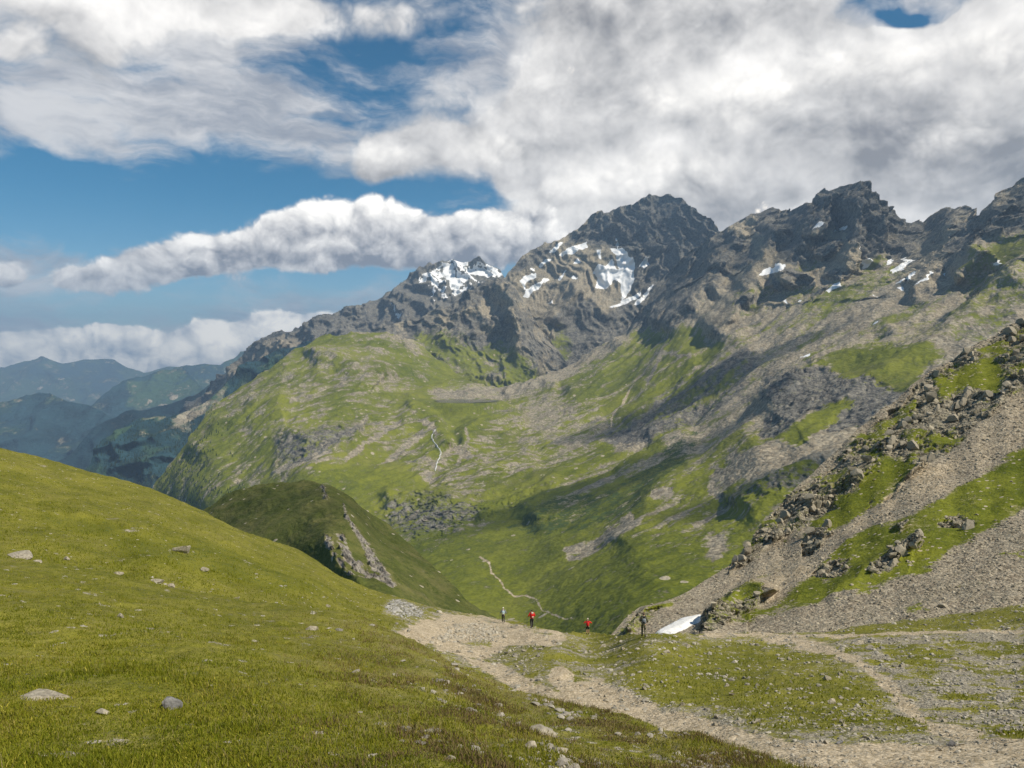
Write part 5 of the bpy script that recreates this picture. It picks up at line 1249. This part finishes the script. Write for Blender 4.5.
# --- heaped clouds with firm tops
def heap(lobes, seed, sc, rough_edge, bright, dark, tops, amp=.85, warp=.05, lit=1.25):
    q = t.vm('ADD', t.vm('ADD', t.vm('MULTIPLY', D, (1, 1, 1.15)), (seed, 0, 0)), t.vm('MULTIPLY', Wc, (warp, warp, warp)))
    def bn(v): return t.m('ADD', t.m('MULTIPLY', billow(v, sc * .62, 5), .75), t.m('MULTIPLY', tnoise(v, sc * 1.2, 7, .6, 0), .45))
    n1 = bn(q); n2 = bn(t.vm('ADD', q, (.008, .0, .016)))
    f = field(0.0, lobes, t.vm('ADD', E, t.vm('MULTIPLY', Wc, (3, 1.4, 0))))
    d = t.m('ADD', f, t.m('MULTIPLY', t.m('SUBTRACT', n1, .46), amp))
    al = t.ramp(d, .42, .42 + rough_edge)
    b = t.m('ADD', field(.5, tops, Es), t.m('MULTIPLY', t.m('SUBTRACT', n1, n2), lit))
    b = t.m('ADD', b, t.m('MULTIPLY', t.m('SUBTRACT', n1, .46), .35))
    return al, t.mix(t.ramp(b, .0, 1.1, 0, 1, False), dark, bright)
h1, c1 = heap([(355, 226, 60, 26, 1.0), (300, 233, 58, 24, .9), (430, 238, 80, 26, 1.05), (520, 236, 70, 32, 1.0), (245, 256, 60, 17, .8), (200, 252, 42, 22, .85), (150, 266, 60, 17, .85), (95, 280, 55, 13, .8), (340, 262, 130, 12, .4), (4, 276, 20, 13, 1.0), (245, 284, 20, 9, .35), (100, 300, 80, 10, .3)], 1.3, 15, .3, (.95, .91, .85), (.17, .175, .20),
     [(350, 203, 70, 16, .5), (290, 215, 60, 14, .45), (200, 238, 50, 12, .5), (440, 212, 90, 14, .3), (120, 260, 60, 9, .35), (350, 266, 200, 14, -.40), (180, 282, 140, 12, -.28), (480, 256, 90, 16, -.25), (400, 236, 70, 10, -.08), (4, 270, 20, 8, .3)])
h2, c2 = heap([(100, 340, 70, 13, .8), (40, 342, 60, 13, .75), (70, 362, 160, 13, .8), (190, 344, 60, 15, 1.0), (250, 336, 55, 15, 1.0), (310, 322, 50, 10, .85), (220, 362, 90, 13, 1.0), (345, 330, 60, 14, .6), (470, 330, 100, 30, .3), (-60, 350, 80, 20, .8), (110, 325, 30, 6, .5)], 4.1, 20, .25, (1.7, 1.52, 1.25), (.26, .28, .33),
     [(190, 342, 45, 11, .4), (255, 332, 50, 10, .4), (110, 328, 50, 7, .4), (40, 340, 34, 8, .3), (130, 362, 180, 8, -.22), (10, 358, 60, 12, -.15), (310, 320, 40, 8, .3)], .75)
h3, c3 = heap([(735, 98, 62, 36, .85), (600, 196, 80, 34, .95), (685, 172, 60, 34, .8), (880, 62, 70, 34, .8), (1005, 60, 60, 56, .85), (800, 232, 70, 22, .8), (550, 218, 50, 24, .8), (375, 162, 50, 20, .8), (500, 150, 70, 20, .7), (950, 140, 80, 34, .6), (650, 88, 50, 26, .5), (930, 222, 60, 16, .6)], 7.7, 10, .42, (.98, .94, .88), (.19, .19, .20),
     [(735, 82, 50, 26, .36), (590, 180, 70, 22, .34), (690, 158, 60, 22, .14), (700, 200, 60, 26, -.34), (880, 45, 60, 22, .22), (1000, 45, 50, 40, .16), (860, 110, 90, 28, -.25), (960, 165, 90, 30, -.34), (800, 240, 80, 12, .1), (375, 150, 50, 10, .1), (420, 180, 120, 8, -.2), (640, 235, 80, 20, .12), (560, 250, 60, 16, -.1)], .6, .03, 1.0)
s_col = t.mix(1.0, sky.outputs[0], t.mix(t.ramp(el, 1, 13), (.72, .98, .98), (.20, .74, .86)), 'MULTIPLY')
bgS = t.n('ShaderNodeBackground'); t.put(bgS.inputs[0], s_col); bgS.inputs[1].default_value = .066
cc = vcol
cc = t.mix(mass, cc, mcol); a = t.m('MAXIMUM', veil, mass)
cc = t.mix(t.m('MULTIPLY', h3, .85), cc, c3); a = t.m('MAXIMUM', a, h3)
cc = t.mix(h2, cc, c2); a = t.m('MAXIMUM', a, h2)
cc = t.mix(h1, cc, c1); a = t.m('MAXIMUM', a, h1)
a = t.m('MULTIPLY', a, t.ramp(el, -4, -1))
bgC = t.n('ShaderNodeBackground'); t.put(bgC.inputs[0], cc); bgC.inputs[1].default_value = 1.0
ms = t.n('ShaderNodeMixShader'); t.put(ms.inputs[0], a)
w.node_tree.links.new(bgS.outputs[0], ms.inputs[1]); w.node_tree.links.new(bgC.outputs[0], ms.inputs[2])
o = t.n('ShaderNodeOutputWorld'); w.node_tree.links.new(ms.outputs[0], o.inputs[0])
w.cycles.sampling_method = 'MANUAL'; w.cycles.sample_map_resolution = 512
# air
bx = np.array([[x, y, z] for x in (-26000, 26000) for y in (-26000, 26000) for z in (-1501, 1250)], float)
hz = raw_mesh('haze', bx, [(0, 1, 3, 2), (4, 6, 7, 5), (0, 4, 5, 1), (2, 3, 7, 6), (0, 2, 6, 4), (1, 5, 7, 3)], nv=4)
tag(hz, kind='stuff')
m = bpy.data.materials.new('haze'); m.use_nodes = True; m.node_tree.nodes.clear(); th = NT(m.node_tree)
pv = th.n('ShaderNodeVolumePrincipled'); pv.inputs['Color'].default_value = (.48, .70, 1.0, 1); pv.inputs['Density'].default_value = 6.2e-5
pv.inputs['Anisotropy'].default_value = .1
oo = th.n('ShaderNodeOutputMaterial'); m.node_tree.links.new(pv.outputs[0], oo.inputs['Volume']); hz.data.materials.append(m)
scene.view_settings.view_transform = 'Standard'; scene.view_settings.look = 'None'
scene.view_settings.gamma = 1; scene.view_settings.use_curve_mapping = False
scene.view_settings.exposure = .64
scene.cycles.max_bounces = 4; scene.cycles.diffuse_bounces = 2; scene.cycles.volume_bounces = 0
scene.cycles.use_denoising = True; scene.cycles.use_adaptive_sampling = True; scene.cycles.adaptive_threshold = .02
